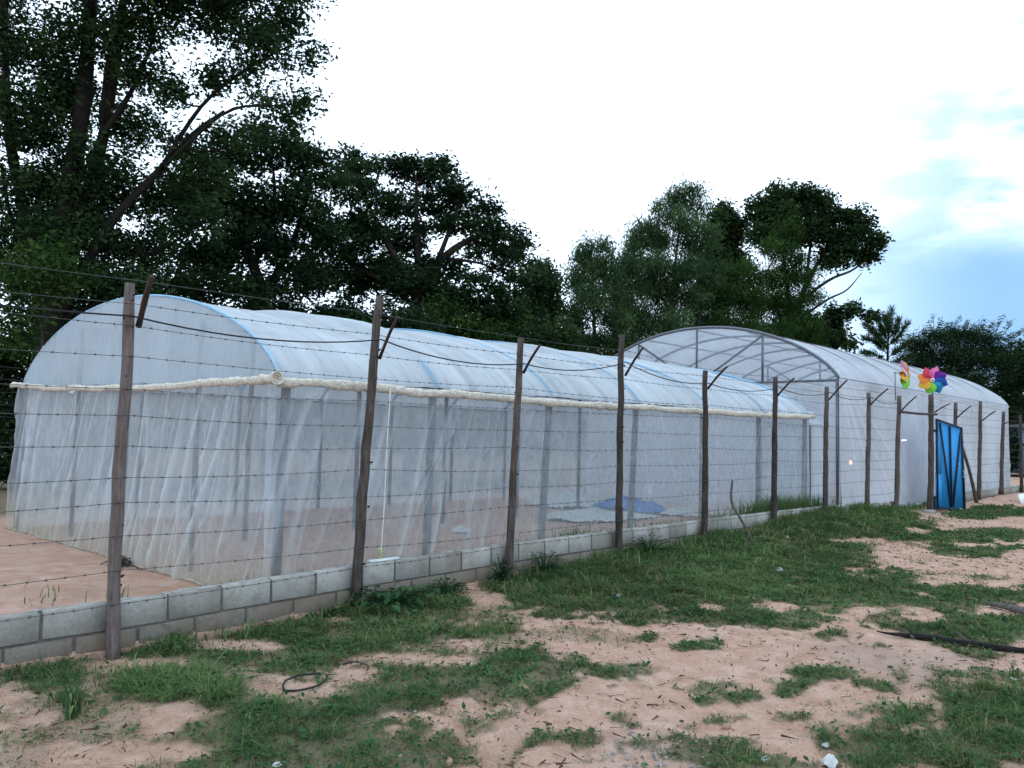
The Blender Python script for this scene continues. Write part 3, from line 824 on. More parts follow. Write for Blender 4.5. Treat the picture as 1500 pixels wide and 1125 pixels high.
def make_litter():
    n = 9000
    t = RNG.uniform(0, 16, n); u = RNG.uniform(-6.5, -0.1, n)
    dens = np.clip(fbm(t * 1.2 + 11, u * 1.2 + 4, 3) * 3 - 1.1, 0, 1)
    k = RNG.random(n) < dens; t, u = t[k], u[k]; n = len(t)
    base = WW(np.stack([t, u, hgt(t, u) + 0.012], -1))
    a = RNG.normal(size=(n, 3)); a[:, 2] *= 0.5; a /= np.linalg.norm(a, axis=1)[:, None]
    b = np.cross(a, RNG.normal(size=(n, 3))); b /= np.linalg.norm(b, axis=1)[:, None]
    L = RNG.uniform(.006, .022, n)[:, None]; w = L * RNG.uniform(.2, .5, n)[:, None]
    Vl = np.stack([base - a * L, base + b * w, base + a * L, base - b * w], 1).reshape(-1, 3)
    o = obj('leaf_litter', Vl, np.arange(n * 4).reshape(n, 4), M['dead'], None, False, {'tint': np.repeat(RNG.random(n), 4)})
    tag(o, 'dry leaves and twigs scattered over the sand', None, None, 'stuff')
    # dry stems lying about
    n = 5200
    t = RNG.uniform(-.3, 14, n); u = RNG.uniform(-6.4, -0.1, n)
    k = RNG.random(n) < np.clip(fbm(t * .9 + 21, u * .9 + 14, 3) * 2.4 - .8, .03, 1); t, u = t[k], u[k]; n = len(t)
    a = RNG.uniform(0, 2 * np.pi, n); L = RNG.uniform(.02, .09, n); w = .0016 + .0004 * np.hypot(t, u + 5.8)
    dt, du = np.cos(a) * L / 2, np.sin(a) * L / 2; w = w * .6; st, su = -np.sin(a) * w, np.cos(a) * w
    zz = hgt(t, u) + .010
    Vs = WW(np.stack([np.stack([t - dt - st, u - du - su, zz], -1), np.stack([t - dt + st, u - du + su, zz + .003], -1), np.stack([t + dt + st, u + du + su, zz + RNG.uniform(0, .015, n)], -1), np.stack([t + dt - st, u + du - su, zz], -1)], 1).reshape(-1, 3))
    o = obj('dry_stems', Vs, np.arange(n * 4).reshape(n, 4), M['dead'], None, False, {'tint': np.repeat(RNG.random(n) ** .4, 4)})
    tag(o, 'thin dry grass stems lying on the sand', None, None, 'stuff')
    # crumbs of soil
    n = 6500
    t = RNG.uniform(0, 13, n); u = RNG.uniform(-6.4, 0, n)
    k = RNG.random(n) < np.clip(fbm(t * 1.7 + 8, u * 1.7 + 44, 3) * 3.2 - 1.2, .02, 1) * (.35 + .65 * np.exp(-(u / .5) ** 2)); t, u = t[k], u[k]; n = len(t)
    s = RNG.uniform(.004, .015, n) * np.where(RNG.random(n) < .04, 2.0, 1.0)
    c = WW(np.stack([t, u, hgt(t, u) + s * .25], -1))
    oc = np.array([[1, 0, 0], [0, 1, 0], [-1, 0, 0], [0, -1, 0], [0, 0, .8], [0, 0, -.8]]) 
    Vc = (c[:, None] + s[:, None, None] * (oc[None] + RNG.normal(0, .28, (n, 6, 3)))).reshape(-1, 3)
    ft = np.array([[0, 1, 4], [1, 2, 4], [2, 3, 4], [3, 0, 4], [1, 0, 5], [2, 1, 5], [3, 2, 5], [0, 3, 5]])
    o = obj('soil_crumbs', Vc, (np.arange(n)[:, None, None] * 6 + ft[None]).reshape(-1, 3), M['ground'], None, False)
    tag(o, 'small crumbs of dry soil scattered on the sand', None, None, 'stuff')
    # pale stone chips near the bottom edge of the yard and by the ash patch
    mb = MB()
    rs = np.random.default_rng(3)
    for ct, cu, n, sp in ((3.40, -3.66, 110, .20), (6.1, -4.6, 36, .35), (2.75, -2.3, 12, .25)):
        for i in range(n):
            t0, u0 = rs.normal(ct, sp), rs.normal(cu, sp); s = rs.uniform(.003, .011)
            q = rs.normal(size=(3, 3)); q, _ = np.linalg.qr(q)
            mb.box(W(t0, u0, float(hgt(t0, u0)) + s * .3), q, (s, s * .8, s * .5))
    o = mb.obj('gravel', simple('pale_stone', (0.27, 0.265, 0.255), 0.9, 0.4, 3))
    tag(o, 'pale stone chips lying in the sand', None, None, 'stuff')


make_litter()

# ------------------------------------------------------------------ block walls
BL, BH, BT = 0.39, 0.185, 0.095


def block_mesh(name, m, seed):
    rs = np.random.default_rng(seed)
    bv = 0.006
    V, F = [], []
    hx, hy, hz = BL / 2, BT / 2, BH / 2
    # bevelled box: every corner split in three
    import itertools
    ids = {}
    for sx, sy, sz in itertools.product((-1, 1), repeat=3):
        j = rs.normal(0, 0.0018, 3)
        c = np.array([sx * hx, sy * hy, sz * hz]) + j
        for ax in range(3):
            p = c.copy() - bv * np.array([sx, sy, sz]); p[ax] = c[ax]
            ids[(sx, sy, sz, ax)] = len(V); V.append(p)
    def quad(ax, s):
        o = [i for i in range(3) if i != ax]
        r = []
        for a, b in ((-1, -1), (1, -1), (1, 1), (-1, 1)):
            k = [0, 0, 0]; k[ax] = s; k[o[0]] = a; k[o[1]] = b; r.append(ids[(*k, ax)])
        return r
    for ax in range(3):
        for s in (-1, 1):
            F.append(quad(ax, s))
    for ax in range(3):                      # edges along ax
        o = [i for i in range(3) if i != ax]
        for a in (-1, 1):
            for b in (-1, 1):
                def key(e, which):
                    k = [0, 0, 0]; k[ax] = e; k[o[0]] = a; k[o[1]] = b
                    return ids[(*k, which)]
                F.append([key(-1, o[0]), key(1, o[0]), key(1, o[1]), key(-1, o[1])])
    for sx, sy, sz in itertools.product((-1, 1), repeat=3):
        F.append([ids[(sx, sy, sz, i)] for i in range(3)])
    me = np_mesh(name, V, F, m)
    import bmesh
    bm = bmesh.new(); bm.from_mesh(me); bmesh.ops.recalc_face_normals(bm, faces=bm.faces); bm.to_mesh(me); bm.free()
    return me


TOPB = [block_mesh('block', M['block'], i) for i in range(5)]
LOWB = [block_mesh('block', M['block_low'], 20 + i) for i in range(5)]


def block_wall(t0, t1, u, label, zoff=0.0, cats='wall'):
    org = W((t0 + t1) / 2, u, 0)
    root = thing('block_wall', org, label, cats)
    pitch = 0.41
    rs = np.random.default_rng(int(abs(t0 * 10)) + 3)
    k0 = math.ceil((t0 - 1.62) / pitch)
    for course in (0, 1):
        k = k0
        while True:
            a = 1.62 + k * pitch + (0.0 if course else -0.205)
            b = a + pitch
            k += 1
            if b > t1 + 0.01:
                break
            if a < t0 - 0.01:
                continue
            tm = (a + b) / 2
            zt = float(wall_top(tm)) + zoff
            zc = zt - BH / 2 - (0 if course else BH + 0.012)
            slope = float(wall_top(b) - wall_top(a)) / pitch
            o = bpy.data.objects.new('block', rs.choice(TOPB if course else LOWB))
            link(o, root)
            p = W(tm, u + rs.normal(0, .002), zc + rs.normal(0, .0015)) - org
            o.location = p
            o.rotation_euler = (rs.normal(0, .004), -math.atan(slope), math.pi / 2 - PHI + rs.normal(0, .003))
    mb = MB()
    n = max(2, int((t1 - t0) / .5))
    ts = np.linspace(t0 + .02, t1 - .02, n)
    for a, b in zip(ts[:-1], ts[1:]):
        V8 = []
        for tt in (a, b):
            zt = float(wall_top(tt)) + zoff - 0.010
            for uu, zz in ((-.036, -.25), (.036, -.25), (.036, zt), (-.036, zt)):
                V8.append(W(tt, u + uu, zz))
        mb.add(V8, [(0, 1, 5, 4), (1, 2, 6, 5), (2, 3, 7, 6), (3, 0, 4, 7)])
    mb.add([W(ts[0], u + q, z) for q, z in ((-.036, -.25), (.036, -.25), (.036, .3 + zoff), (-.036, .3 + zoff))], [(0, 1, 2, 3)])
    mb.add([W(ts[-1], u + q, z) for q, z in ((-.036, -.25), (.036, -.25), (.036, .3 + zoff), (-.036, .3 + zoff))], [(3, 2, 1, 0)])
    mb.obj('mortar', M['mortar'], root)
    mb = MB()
    # mortar smears along the top, coloured pale to paint in the bright sky-facing edge
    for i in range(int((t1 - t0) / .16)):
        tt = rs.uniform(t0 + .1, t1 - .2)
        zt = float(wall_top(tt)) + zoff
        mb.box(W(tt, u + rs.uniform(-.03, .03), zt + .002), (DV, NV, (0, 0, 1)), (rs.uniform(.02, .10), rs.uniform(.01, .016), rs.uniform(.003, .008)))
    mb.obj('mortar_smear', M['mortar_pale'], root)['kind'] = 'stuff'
    return root


block_wall(-3.2, 17.55, 0.075, 'long low wall of grey concrete blocks from the left edge up to the gate opening')
block_wall(19.95, 33.0, 0.075, 'short low wall of grey concrete blocks behind the blue gate and beyond it')
block_wall(-6.0, 3.2, 10.6, 'far grey block wall glimpsed at the left edge beyond the nearer greenhouse', 0.0)

# ------------------------------------------------------------------ barbed wire fence
fence = thing('barbed_wire_fence', W(12, -0.04, 0), 'barbed wire fence on rough wooden posts with slanted arms along the near block wall', 'fence')
POSTS = [((168, 960), (190, 415), (203, 478), (222, 405)), ((523, 872), (557, 435), (556, 525), (582, 464)),
         ((745, 850), (763, 495), (767, 546), (789, 505)), ((907, 818), (911, 490), (916, 550), (942, 509)),
         ((1031, 792), (1033, 543), (1037, 569), (1065, 537)), ((1134, 768), (1136, 553), (1138, 581), (1163, 554)),
         ((1209, 749), (1211, 567), (1214, 586), (1241, 557)), ((1270, 741), (1272, 575), (1275, 593), (1301, 569)),
         ((1313, 748), (1317, 580), (1320, 602), (1340, 580)), ((1363, 749), (1364, 578), (1369, 604), (1392, 591)),
         ((1398, 735), (1400, 590), (1402, 612), (1418, 594)), ((1434, 725), (1436, 588), (1439, 616), (1458, 602)),
         ((1467, 718), (1470, 603), (1471, 621), (1478, 614))]
PU = -0.035
post_line = []
for i, (b, tp, a0, a1) in enumerate(POSTS):
    tb, zb = on_fence(*b, PU); tt, zt = on_fence(*tp, PU)
    p0 = W(tb, PU, zb - 0.12); p1 = W(tt, PU, zt)
    rs = np.random.default_rng(40 + i)
    r0 = (0.046, 0.046, 0.044, 0.044, .043, .042, .042, .043, .046, .058, .05, .052, .05)[i]
    m_ = 15
    path = p0 + (p1 - p0) * np.linspace(0, 1, m_)[:, None]
    bend = np.cumsum(rs.normal(0, .0085, (m_, 2)), axis=0); bend -= np.linspace(0, 1, m_)[:, None] * bend[-1]
    path = path + bend[:, :1] * DV + bend[:, 1:] * NV * .5
    rad = np.linspace(r0 * 1.1, r0 * .82, m_) * (1 + rs.normal(0, .035, m_))
    mb = MB().tube(path, rad, 10, True, .075, 60 + i)
    # knots and snapped twigs
    kn = MB()
    for q in range(16):
        f = rs.uniform(.10, .97); c = p0 + (p1 - p0) * f; an = rs.uniform(0, 2 * np.pi)
        dv = math.cos(an) * DV + math.sin(an) * NV
        kn.tube([c + dv * r0 * .6, c + dv * (r0 * 1.0 + .003) + np.array([0, 0, .006])], [.011, .006], 5)
    po = mb.obj('post', M['post_pale'] if i in (0,) else M['post_dark'], fence, False)
    kn.obj('knot', M['knot'], po)['kind'] = 'stuff'
    post_line.append((tb, zb, tt, zt))
    ta, za = on_fence(*a0, PU - .02); t2, z2 = on_fence(*a1, PU - .36)
    A0 = W(ta, PU - .02, za); A1 = W(t2, PU - .36, z2)
    # keep every arm square to the fence to within a hand
    A1 = W(ta + np.clip(t2 - ta, -.12, .12), PU - .36, z2)
    pm = (A0 + A1) / 2 + np.array([0, 0, .015])
    MB().tube(spline([A0, pm, A1], 5), [.022, .020, .021, .019, .018] if i == 0 else [.017, .015, .016, .015, .014], 7, True, .06, i).obj('arm', M['arm'], fence)
# two more posts run on out of the picture on either side
for j, (tt, h) in enumerate(((0.12, 2.55), (28.25, 2.5), (30.3, 2.5))):
    z0 = float(hgt(tt, PU))
    path = [W(tt, PU, z0 - .1), W(tt + .02, PU, z0 + 1.2), W(tt, PU, h)]
    MB().tube(spline(path, 8), np.linspace(.05, .042, 8), 10, True, .05, 90 + j).obj('post', M['post_dark'], fence)
# strands: heights at the posts
HZ = [2.585, 2.41, 2.25, 2.04, 1.83, 1.61, 1.42, 1.21, 1.01, .81, .56, .40]
tl = [0.12] + [p[0] for p in post_line] + [28.25, 30.3]


def strand_points(z, seed, seg):
    rs = np.random.default_rng(seed)
    ts = [tl[0] - 1.9] + tl
    P = []
    for k in range(len(ts) - 1):
        a, b = ts[k], ts[k + 1]
        if k == 10 and z < 2.7:                         # the gate opening
            continue
        za = z + _dz[k]; zb = z + _dz[k + 1]
        sag = rs.uniform(.004, .022)
        n = 9
        f = np.linspace(0, 1, n)
        P.append((seg[k], np.array([W(a + (b - a) * q, PU - .052, za + (zb - za) * q - sag * 4 * q * (1 - q)) for q in f])))
    return P


for si, z in enumerate(HZ):
    rs = np.random.default_rng(100 + si)
    _dz = rs.normal(0, .014, 20)
    if si == 0:
        _dz = np.array([-.0, .0, 0.0, .02, .0, .03, -.06, -.03, -.05, -.04, .0, .0, -.0, -.02, -.03, -.02, 0, 0, 0, 0])
    if si == 11:
        _dz = np.array([float(wall_top(q)) + .012 - z for q in [tl[0] - 1.9] + tl] + [0] * 4)
    P = strand_points(z, 200 + si, list(range(20)))
    # build left and right lengths separately so that nothing crosses the opening
    mb = MB(); mk = MB()
    run = []
    runs = []
    last = None
    for k, pts in P:
        if last is not None and k != last + 1:
            runs.append(np.concatenate(run)); run = []
        run.append(pts if not run else pts[1:]); last = k
    runs.append(np.concatenate(run))
    for r_ in runs:
        mb.tube(r_, .0021, 4, False)
        d = np.r_[0, np.cumsum(np.linalg.norm(np.diff(r_, axis=0), axis=1))]
        s_ = rs.uniform(0, .1)
        while s_ < d[-1]:
            c = np.array([np.interp(s_, d, r_[:, q]) for q in range(3)])
            an = rs.uniform(0, np.pi)
            e1 = math.cos(an) * NV + math.sin(an) * np.array([0, 0, 1]); e2 = -math.sin(an) * NV + math.cos(an) * np.array([0, 0, 1])
            mk.beam(c - DV * .008, c + DV * .008, .0062)
            mk.beam(c - e1 * .0125 - DV * .004, c + e1 * .0125 - DV * .002, .002)
            mk.beam(c - e2 * .0125 + DV * .003, c + e2 * .0125 + DV * .005, 0.002)
            s_ += rs.uniform(.105, .135)
    w = mb.obj('wire', M['wire'], fence)
    bo = mk.obj('barb', M['barb'], w); bo['kind'] = 'stuff'
# rail tied across the gate opening
a_ = W(*[on_fence(1318, 603, PU - .06)[0], PU - .06, on_fence(1318, 603, PU - .06)[1]]); b_ = W(on_fence(1372, 607, PU - .07)[0], PU - .07, on_fence(1372, 607, PU - .07)[1])
MB().tube(spline([a_, (a_ + b_) / 2 + np.array([0, 0, -.015]), b_], 6), .028, 8, True, .06, 5).obj('lintel_pole', M['post_dark'], fence)

# black cable slung from post to post
cz = [2.33, 2.33, 2.38, 2.31, 2.47, 2.33, 2.40, 2.42, 2.43, 2.42]
ct_ = [tl[0]] + [p[0] + (p[2] - p[0]) * .88 for p in post_line[:9]]
pts = []
for k in range(9):
    q0 = W(ct_[k], PU - .06, cz[k]); q1 = W(ct_[k + 1], PU - .06, cz[k + 1])
    for f in np.linspace(0, 1, 12)[: (12 if k == 8 else 11)]:
        sg = (0.03 if k == 0 else .085) * 4 * f * (1 - f)
        pts.append(q0 + (q1 - q0) * f - np.array([0, 0, sg]))
MB().tube(pts, .0065, 6).solo('cable', M['cable'], 'black cable sagging from post to post near the top of the fence', 'cable')

# back fence at the far left beyond the first greenhouse
bf = thing('barbed_wire_fence', W(-1, 10.4, 0), 'distant barbed wire fence at the left edge, above the far block wall', 'fence')
for k, tt in enumerate((-3.9, -1.9, 0.12, 2.1, 4.1, 6.1)):
    z0 = float(hgt(tt, 10.4))
    MB().tube(spline([W(tt, 10.4, z0 - .1), W(tt + .03, 10.4, 1.2), W(tt, 10.4, 2.65)], 7), np.linspace(.052, .042, 7), 8, True, .05, k).obj('post', M['post_dark'], bf)
for z in np.linspace(.55, 2.55, 10):
    MB().tube([W(t_, 10.33, z + .01 * math.sin(t_ * 5 + z * 9)) for t_ in np.linspace(-4.5, 6.1, 22)], .0028, 4, False).obj('wire', M['wire'], bf)

# ------------------------------------------------------------------ greenhouses


def grid_faces(n, m):
    idx = np.arange(n * m).reshape(n, m)
    return np.stack([idx[:-1, :-1], idx[1:, :-1], idx[1:, 1:], idx[:-1, 1:]], -1).reshape(-1, 4)


def streaks(S, Z, n, smin, smax, ztop, k0, k1, seed, w0=.012, w1=.035, a0=.12, a1=.45, zlo=0.0):
    """folded, doubled cloth along slanting pleats: returns extra layers and outward push"""
    rs = np.random.default_rng(seed)
    lay = np.zeros(S.shape); push = np.zeros(S.shape)
    for i in range(n):
        s0 = rs.uniform(smin, smax); k = rs.uniform(k0, k1); w = rs.uniform(w0, w1); a = rs.uniform(a0, a1) * rs.uniform(.4, 1)
        cz = rs.uniform(zlo, ztop); lz = rs.uniform(.35, 1.3) * (ztop - zlo)
        wz = np.exp(-(((Z - cz) / lz) ** 2) * 2.0)
        d = S - (s0 + k * (ztop - Z) + .03 * np.sin(Z * 3 + i))
        ww = w * (1 + .9 * (ztop - Z) / ztop)
        e = np.exp(-(d / ww) ** 2)
        lay = np.maximum(lay, a * e * wz); push += e * wz * .03
    return lay, push


ROOT1_T0, ROOT1_T1, G1U0, G1U1 = 3.40, 13.85, 0.30, 8.0
G1C, G1H = (G1U0 + G1U1) / 2, (G1U1 - G1U0) / 2


def arch1(x):
    """height of the first greenhouse's hoop, x from -1 (near eave) to 1"""
    return 2.0 + 0.055 * (x + 1) + 1.01 * np.maximum(0, 1 - x * x) ** .67


def arch2(x):
    return 2.83 + 1.29 * np.maximum(0, 1 - x * x) ** .74


g1 = thing('greenhouse', W(8.6, G1C, 0), 'nearer greenhouse, low milky hooped roof with blue hoops and beige rolled net along the eaves', 'greenhouse')
bays = np.linspace(ROOT1_T0, ROOT1_T1, 7)
ANG = np.linspace(math.pi, 0, 33)
XA = np.cos(ANG)

for i, tt in enumerate(bays):
    path = [W(tt, G1C + G1H * x, arch1(x) + (.006 if i else .012)) for x in XA]
    MB().tube(path, .015 if i == 0 else .021, 8).obj('arch', M['blue_pipe'], g1, True)
for k, (u, tb) in enumerate(((G1U0, bays), (G1U1, bays), (G1C, bays))):
    for i, tt in enumerate(tb):
        rs = np.random.default_rng(500 + 31 * k + i)
        if k == 2 and i in (6,):
            continue
        zt = {0: 2.0, 1: 2.16, 2: 3.05}[k] - .02
        ln = (.12 if (k == 0 and i in (2, 3)) else 0.03) * (1 if k == 0 else 0.4)
        uu = u + (.06 if k == 0 else -.06 if k == 1 else 0)
        z0 = float(hgt(tt, uu)) - .05
        if k == 2 and i == 0:
            tt = tt + .16
        if k == 0 and i == 0:
            tt, uu = tt + .11, uu + .03
        if k == 2:
            zt = 3.0
        MB().tube([W(tt - ln * .5, uu, z0), W(tt, uu, (z0 + zt) / 2), W(tt + ln * .5, uu, zt)], [.045, .042, .04] if k == 0 else [.036, .034, .032], 8, True, .04, i).obj('post', M['gh_post'], g1)
for u in (2.3, 6.1):
    MB().tube([W(3.6, u, 0), W(3.6, u, float(arch1((u - G1C) / G1H)) - .05)], .03, 8).obj('post', M['gh_post'], g1)
for x in (-.995, -.62, 0, .62, .995):
    u = G1C + G1H * x; z = float(arch1(x)) - (.27 - .12 * abs(x) if abs(x) < .9 else .03)
    MB().tube([W(3.4, u, z), W(13.85, u, z)], .016, 6).obj('purlin', M['gh_post'], g1)
# roof film, wrinkled across its length and slack between the hoops
nt1, na1 = 330, 57
tg = np.linspace(3.38, 13.9, nt1); an = np.linspace(math.pi, 0, na1)
T_, A_ = np.meshgrid(tg, an, indexing='ij')
X_ = np.cos(A_)
bayf = np.abs(np.sin((T_ - 3.4) / 1.7417 * np.pi))
wr = fbm(T_ * 5.5 + X_ * 1.5, X_ * 1.3 + 40, 4) - .5
wr2 = fbm(T_ * 1.1 + 9, X_ * 1.6 + 3, 3) - .5
edge = np.clip((T_ - 3.38) / .6, 0, 1) * np.clip(1 - np.abs(X_) ** 8, 0.15, 1)
fine = np.sin(T_ * 34 + 5 * fbm(T_ * 2, X_ * 2, 2) + X_ * 6) * np.clip(np.abs(X_) * 1.1 - .1, 0, 1)
crs = -np.abs(fbm(T_ * 3.2 + X_ * .8 + 17, X_ * .5 + 5, 4) - .5) ** .7 + .3
dz = (0.016 - (0.022 + .045 * vnoise(np.floor((T_ - 3.4) / 1.7417) * 3.7 + 2, 0 * T_ + 4)) * bayf ** 1.3 + wr * .055 + wr2 * .17 + fine * .012 * (.4 + 1.2 * fbm(T_ * 1.3 + 50, X_ * 2, 2)) + crs * .05) * edge
U_ = G1C + G1H * X_ * 1.006
Z_ = arch1(X_) + dz + .004
Vr = WW(np.stack([T_, U_, Z_], -1).reshape(-1, 3))
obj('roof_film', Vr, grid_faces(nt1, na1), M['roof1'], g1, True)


for i, tt in enumerate(bays[1:6]):
    xs_ = np.cos(np.linspace(math.pi, 0, 49)); vs_ = np.linspace(-1, 1, 5)
    Xs, Vs_ = np.meshgrid(xs_, vs_, indexing='ij')
    obj('rib_sleeve', WW(np.stack([tt + .034 * Vs_ + .012 * (fbm(Xs * 4 + i, Vs_ * 0, 2) - .5), G1C + G1H * Xs * 1.008, arch1(Xs) + .030 - .012 * Vs_ ** 2 + .17 * 0 * Xs], -1).reshape(-1, 3)), grid_faces(49, 5), M['sleeve'], g1, True)


def gable(t, c, h, archf, zb0, zb1, name, m, parent, seed, pleat=True, n=150, mrow=16, sign=-1):
    xs = np.linspace(-.997, .997, n); rr = np.linspace(0, 1, mrow)
    Xg, Rg = np.meshgrid(xs, rr, indexing='ij')
    zb = zb0 + (zb1 - zb0) * (Xg + 1) / 2
    Zg = zb + (archf(Xg) - zb) * Rg
    lay, push = streaks(c + h * Xg, Zg, 95 if pleat else 14, c - h, c + h, 3.1, -.05, .30, seed, .012, .04, .06, .34, 2.0)
    push = push * .5 + .02 * (fbm(Xg * 5, Zg * .8, 3) - .5)
    Vg = WW(np.stack([t + sign * (push + .012), c + h * Xg, Zg], -1).reshape(-1, 3))
    return obj(name, Vg, grid_faces(n, mrow), m, parent, True, {'layers': lay.ravel()})


gable(3.40, G1C, G1H, arch1, 1.98, 2.14, 'gable_film', M['gable1'], g1, 3, n=260)
gable(13.87, G1C, G1H, arch1, 1.98, 2.14, 'gable_film', M['gable1'], g1, 4, n=120, sign=1)


def net_wall(p0, p1, zt0, zt1, name, m, parent, out, n, rows, streak_args, flare=0.0, seed=0, zbot=None, ripple=.03, extra=None):
    """hanging net between two (t,u) points"""
    p0 = np.array(p0, float); p1 = np.array(p1, float); L = np.linalg.norm(p1 - p0)
    s = np.linspace(0, L, n); r = np.linspace(0, 1, rows)
    S, R_ = np.meshgrid(s, r, indexing='ij')
    Tn = p0[0] + (p1[0] - p0[0]) * S / L; Un = p0[1] + (p1[1] - p0[1]) * S / L
    zt = zt0 + (zt1 - zt0) * S / L
    zb = (hgt(Tn, Un) + .01) if zbot is None else np.interp(S / L, *zbot)
    Z = zb + (zt - zb) * R_
    lay = np.zeros(S.shape); push = np.zeros(S.shape)
    for sa in streak_args:
        a, b = streaks(S, Z, *sa); lay = np.maximum(lay, a); push += b
    if extra is not None:
        lay = np.maximum(lay, extra(S, Z))
    low = 1 - R_
    push = push + ripple * (fbm(S * 1.8 + .6 * low, Z * .5 + seed, 3) - .5) * (0.3 + low) + flare * low ** 2
    Tn = Tn + out[0] * push; Un = Un + out[1] * push
    for q_, (sx, sz, am) in enumerate(((1.6, .9, .07), (4.5, 2.2, .07), (12, 7, .08))):      # creases of crumpled cloth
        rg = 1 - np.abs(2 * fbm(S * sx + .5 * Z + 7 * q_ + seed, Z * sz - .3 * S + 3 * q_, 3) - 1)
        lay = lay + am * np.clip((rg - .80) / .2, 0, 1) ** 2.2
    lay = lay + .10 * np.clip((fbm(S * 9, Z * 7 + seed, 3) - .5) * 2, 0, 1)
    return obj(name, WW(np.stack([Tn, Un, Z], -1).reshape(-1, 3)), grid_faces(n, rows), m, parent, True, {'layers': lay.ravel()})


# front net: slanting pleats, blown out at the foot
net_wall((3.38, .29), (3.38, 8.12), 1.97, 2.12, 'front_net', M['net1f'], g1, (-1, 0), 640, 60,
         [(9, .2, 7.6, 2.05, .1, .42, 71, .028, .055, .3, .6), (46, -.5, 8.0, 2.05, .12, .55, 11, .010, .030, .2, .62), (22, 0, 8.2, 2.05, -.02, .25, 12, .02, .06, .05, .2), (12, 0, 8, 2.05, -.25, .1, 15, .01, .03, .1, .25)], .07, 2)
net_wall((3.29, .27), (13.86, .27), 1.97, 2.0, 'side_net', M['net1'], g1, (0, -1), 800, 72,
         [(4, .35, 2.2, 2.05, -.32, -.15, 72, .018, .032, .4, .6), (13, .25, 3.0, 2.05, -.36, -.12, 21, .010, .024, .2, .55), (20, .3, 10.5, 2.05, -.5, .2, 22, .008, .02, .08, .28), (10, 0, 10.5, 2.05, -1.2, .8, 23, .01, .03, .04, .14)], .02, 5, ripple=.035)
net_wall((3.38, 8.0), (13.86, 8.0), 2.12, 2.12, 'far_net', M['net_back'], g1, (0, 1), 160, 16, [(20, 0, 10, 2.1, -.4, .4, 31, .02, .05, .1, .3)], 0, 6)
net_wall((13.86, .27), (13.86, 8.0), 2.0, 2.12, 'end_net', M['net_back'], g1, (1, 0), 120, 16, [(14, 0, 8, 2.1, -.4, .4, 41, .02, .05, .1, .3)], 0, 7)
# hem lying on the soil in front
hp = []
for f in np.linspace(0, 1, 60):
    t_, u_ = 3.38 - .085, .30 + 7.75 * f
    hp.append(W(t_ + .02 * math.sin(f * 31), u_, float(hgt(t_, u_)) + .012))
MB().tube(hp, .016, 7, True, .25, 8).obj('hem', M['hem'], g1, True)


def lumpy(pts, r, seed, n=170, nz=11):
    rs = np.random.default_rng(seed)
    P = spline(pts, n)
    q = np.linspace(0, 30, n)
    rad = r * (1 + .24 * (fbm(q * 1.7 + seed, q * 0 + 2, 3) - .5) * 2 + .10 * rs.normal(size=n))
    P = P + np.stack([0 * q, 0 * q, .035 * (fbm(q * .8, q * 0 + seed, 2) - .5)], -1)
    return MB().tube(P, rad, nz, True, .09, seed)


lumpy([W(3.34, .20, 1.97), W(5.2, .20, 1.955), W(7.5, .2, 1.94), W(10, .2, 1.955), W(12, .2, 1.96), W(13.9, .2, 1.985)], .040, 4).obj('net_roll', M['roll'], g1, True)
lumpy([W(3.27, .10, 1.975), W(3.27, 2.2, 1.975), W(3.28, 4.5, 2.01), W(3.3, 6.6, 2.07), W(3.31, 7.6, 2.13), W(3.31, 8.28, 2.15)], .036, 9).obj('net_roll', M['roll'], g1, True)
# curled end of the roll at the near corner
mb = MB()
c0 = W(3.26, .08, 1.985); ax = -NV
for r0_ in (.052, .034, .017):
    ring = [c0 + ax * .035 * (1 - r0_ / .052) * -1 + r0_ * (math.cos(a) * DV + math.sin(a) * np.array([0, 0, 1])) for a in np.linspace(0, 2 * np.pi, 17)]
    mb.tube(ring, .011, 6, False)
mb.obj('roll_end', M['roll'], g1, True)

# white cord hanging from the roll, tied to a small plate on top of the wall
tA, zA = on_fence(571, 570, .14); tB, zB = on_fence(556, 829, .10)
cordp = [W(tA, .13, zA), W((tA * 2 + tB) / 3, .12, (zA * 2 + zB) / 3), W((tA + tB * 2) / 3 + .01, .11, (zA + zB * 2) / 3), W(tB, .09, float(wall_top(tB)) + .03)]
cd_ = thing('cord', W(tB, .09, float(wall_top(tB))), 'white cord hanging from the eave roll down to the wall beside the second post', 'cord')
MB().tube(spline(cordp, 14), .0055, 6).obj('string', M['cord'], cd_, True)
MB().tube([W(tB - .0, .09, float(wall_top(tB)) + .02 + .012 * q + .01 * math.sin(q * 3)) + DV * .025 * math.cos(q * 2.1) + NV * .02 * math.sin(q * 2.1) for q in range(9)], .006, 5).obj('knot', simple('lime_cord', (0.55, 0.62, 0.22), .8, .1, 5), cd_)
MB().box(W(tB + .03, .085, float(wall_top(tB)) + .014), (DV, NV, (0, 0, 1)), (.16, .03, .008)).obj('tie_plate', M['white'], cd_)

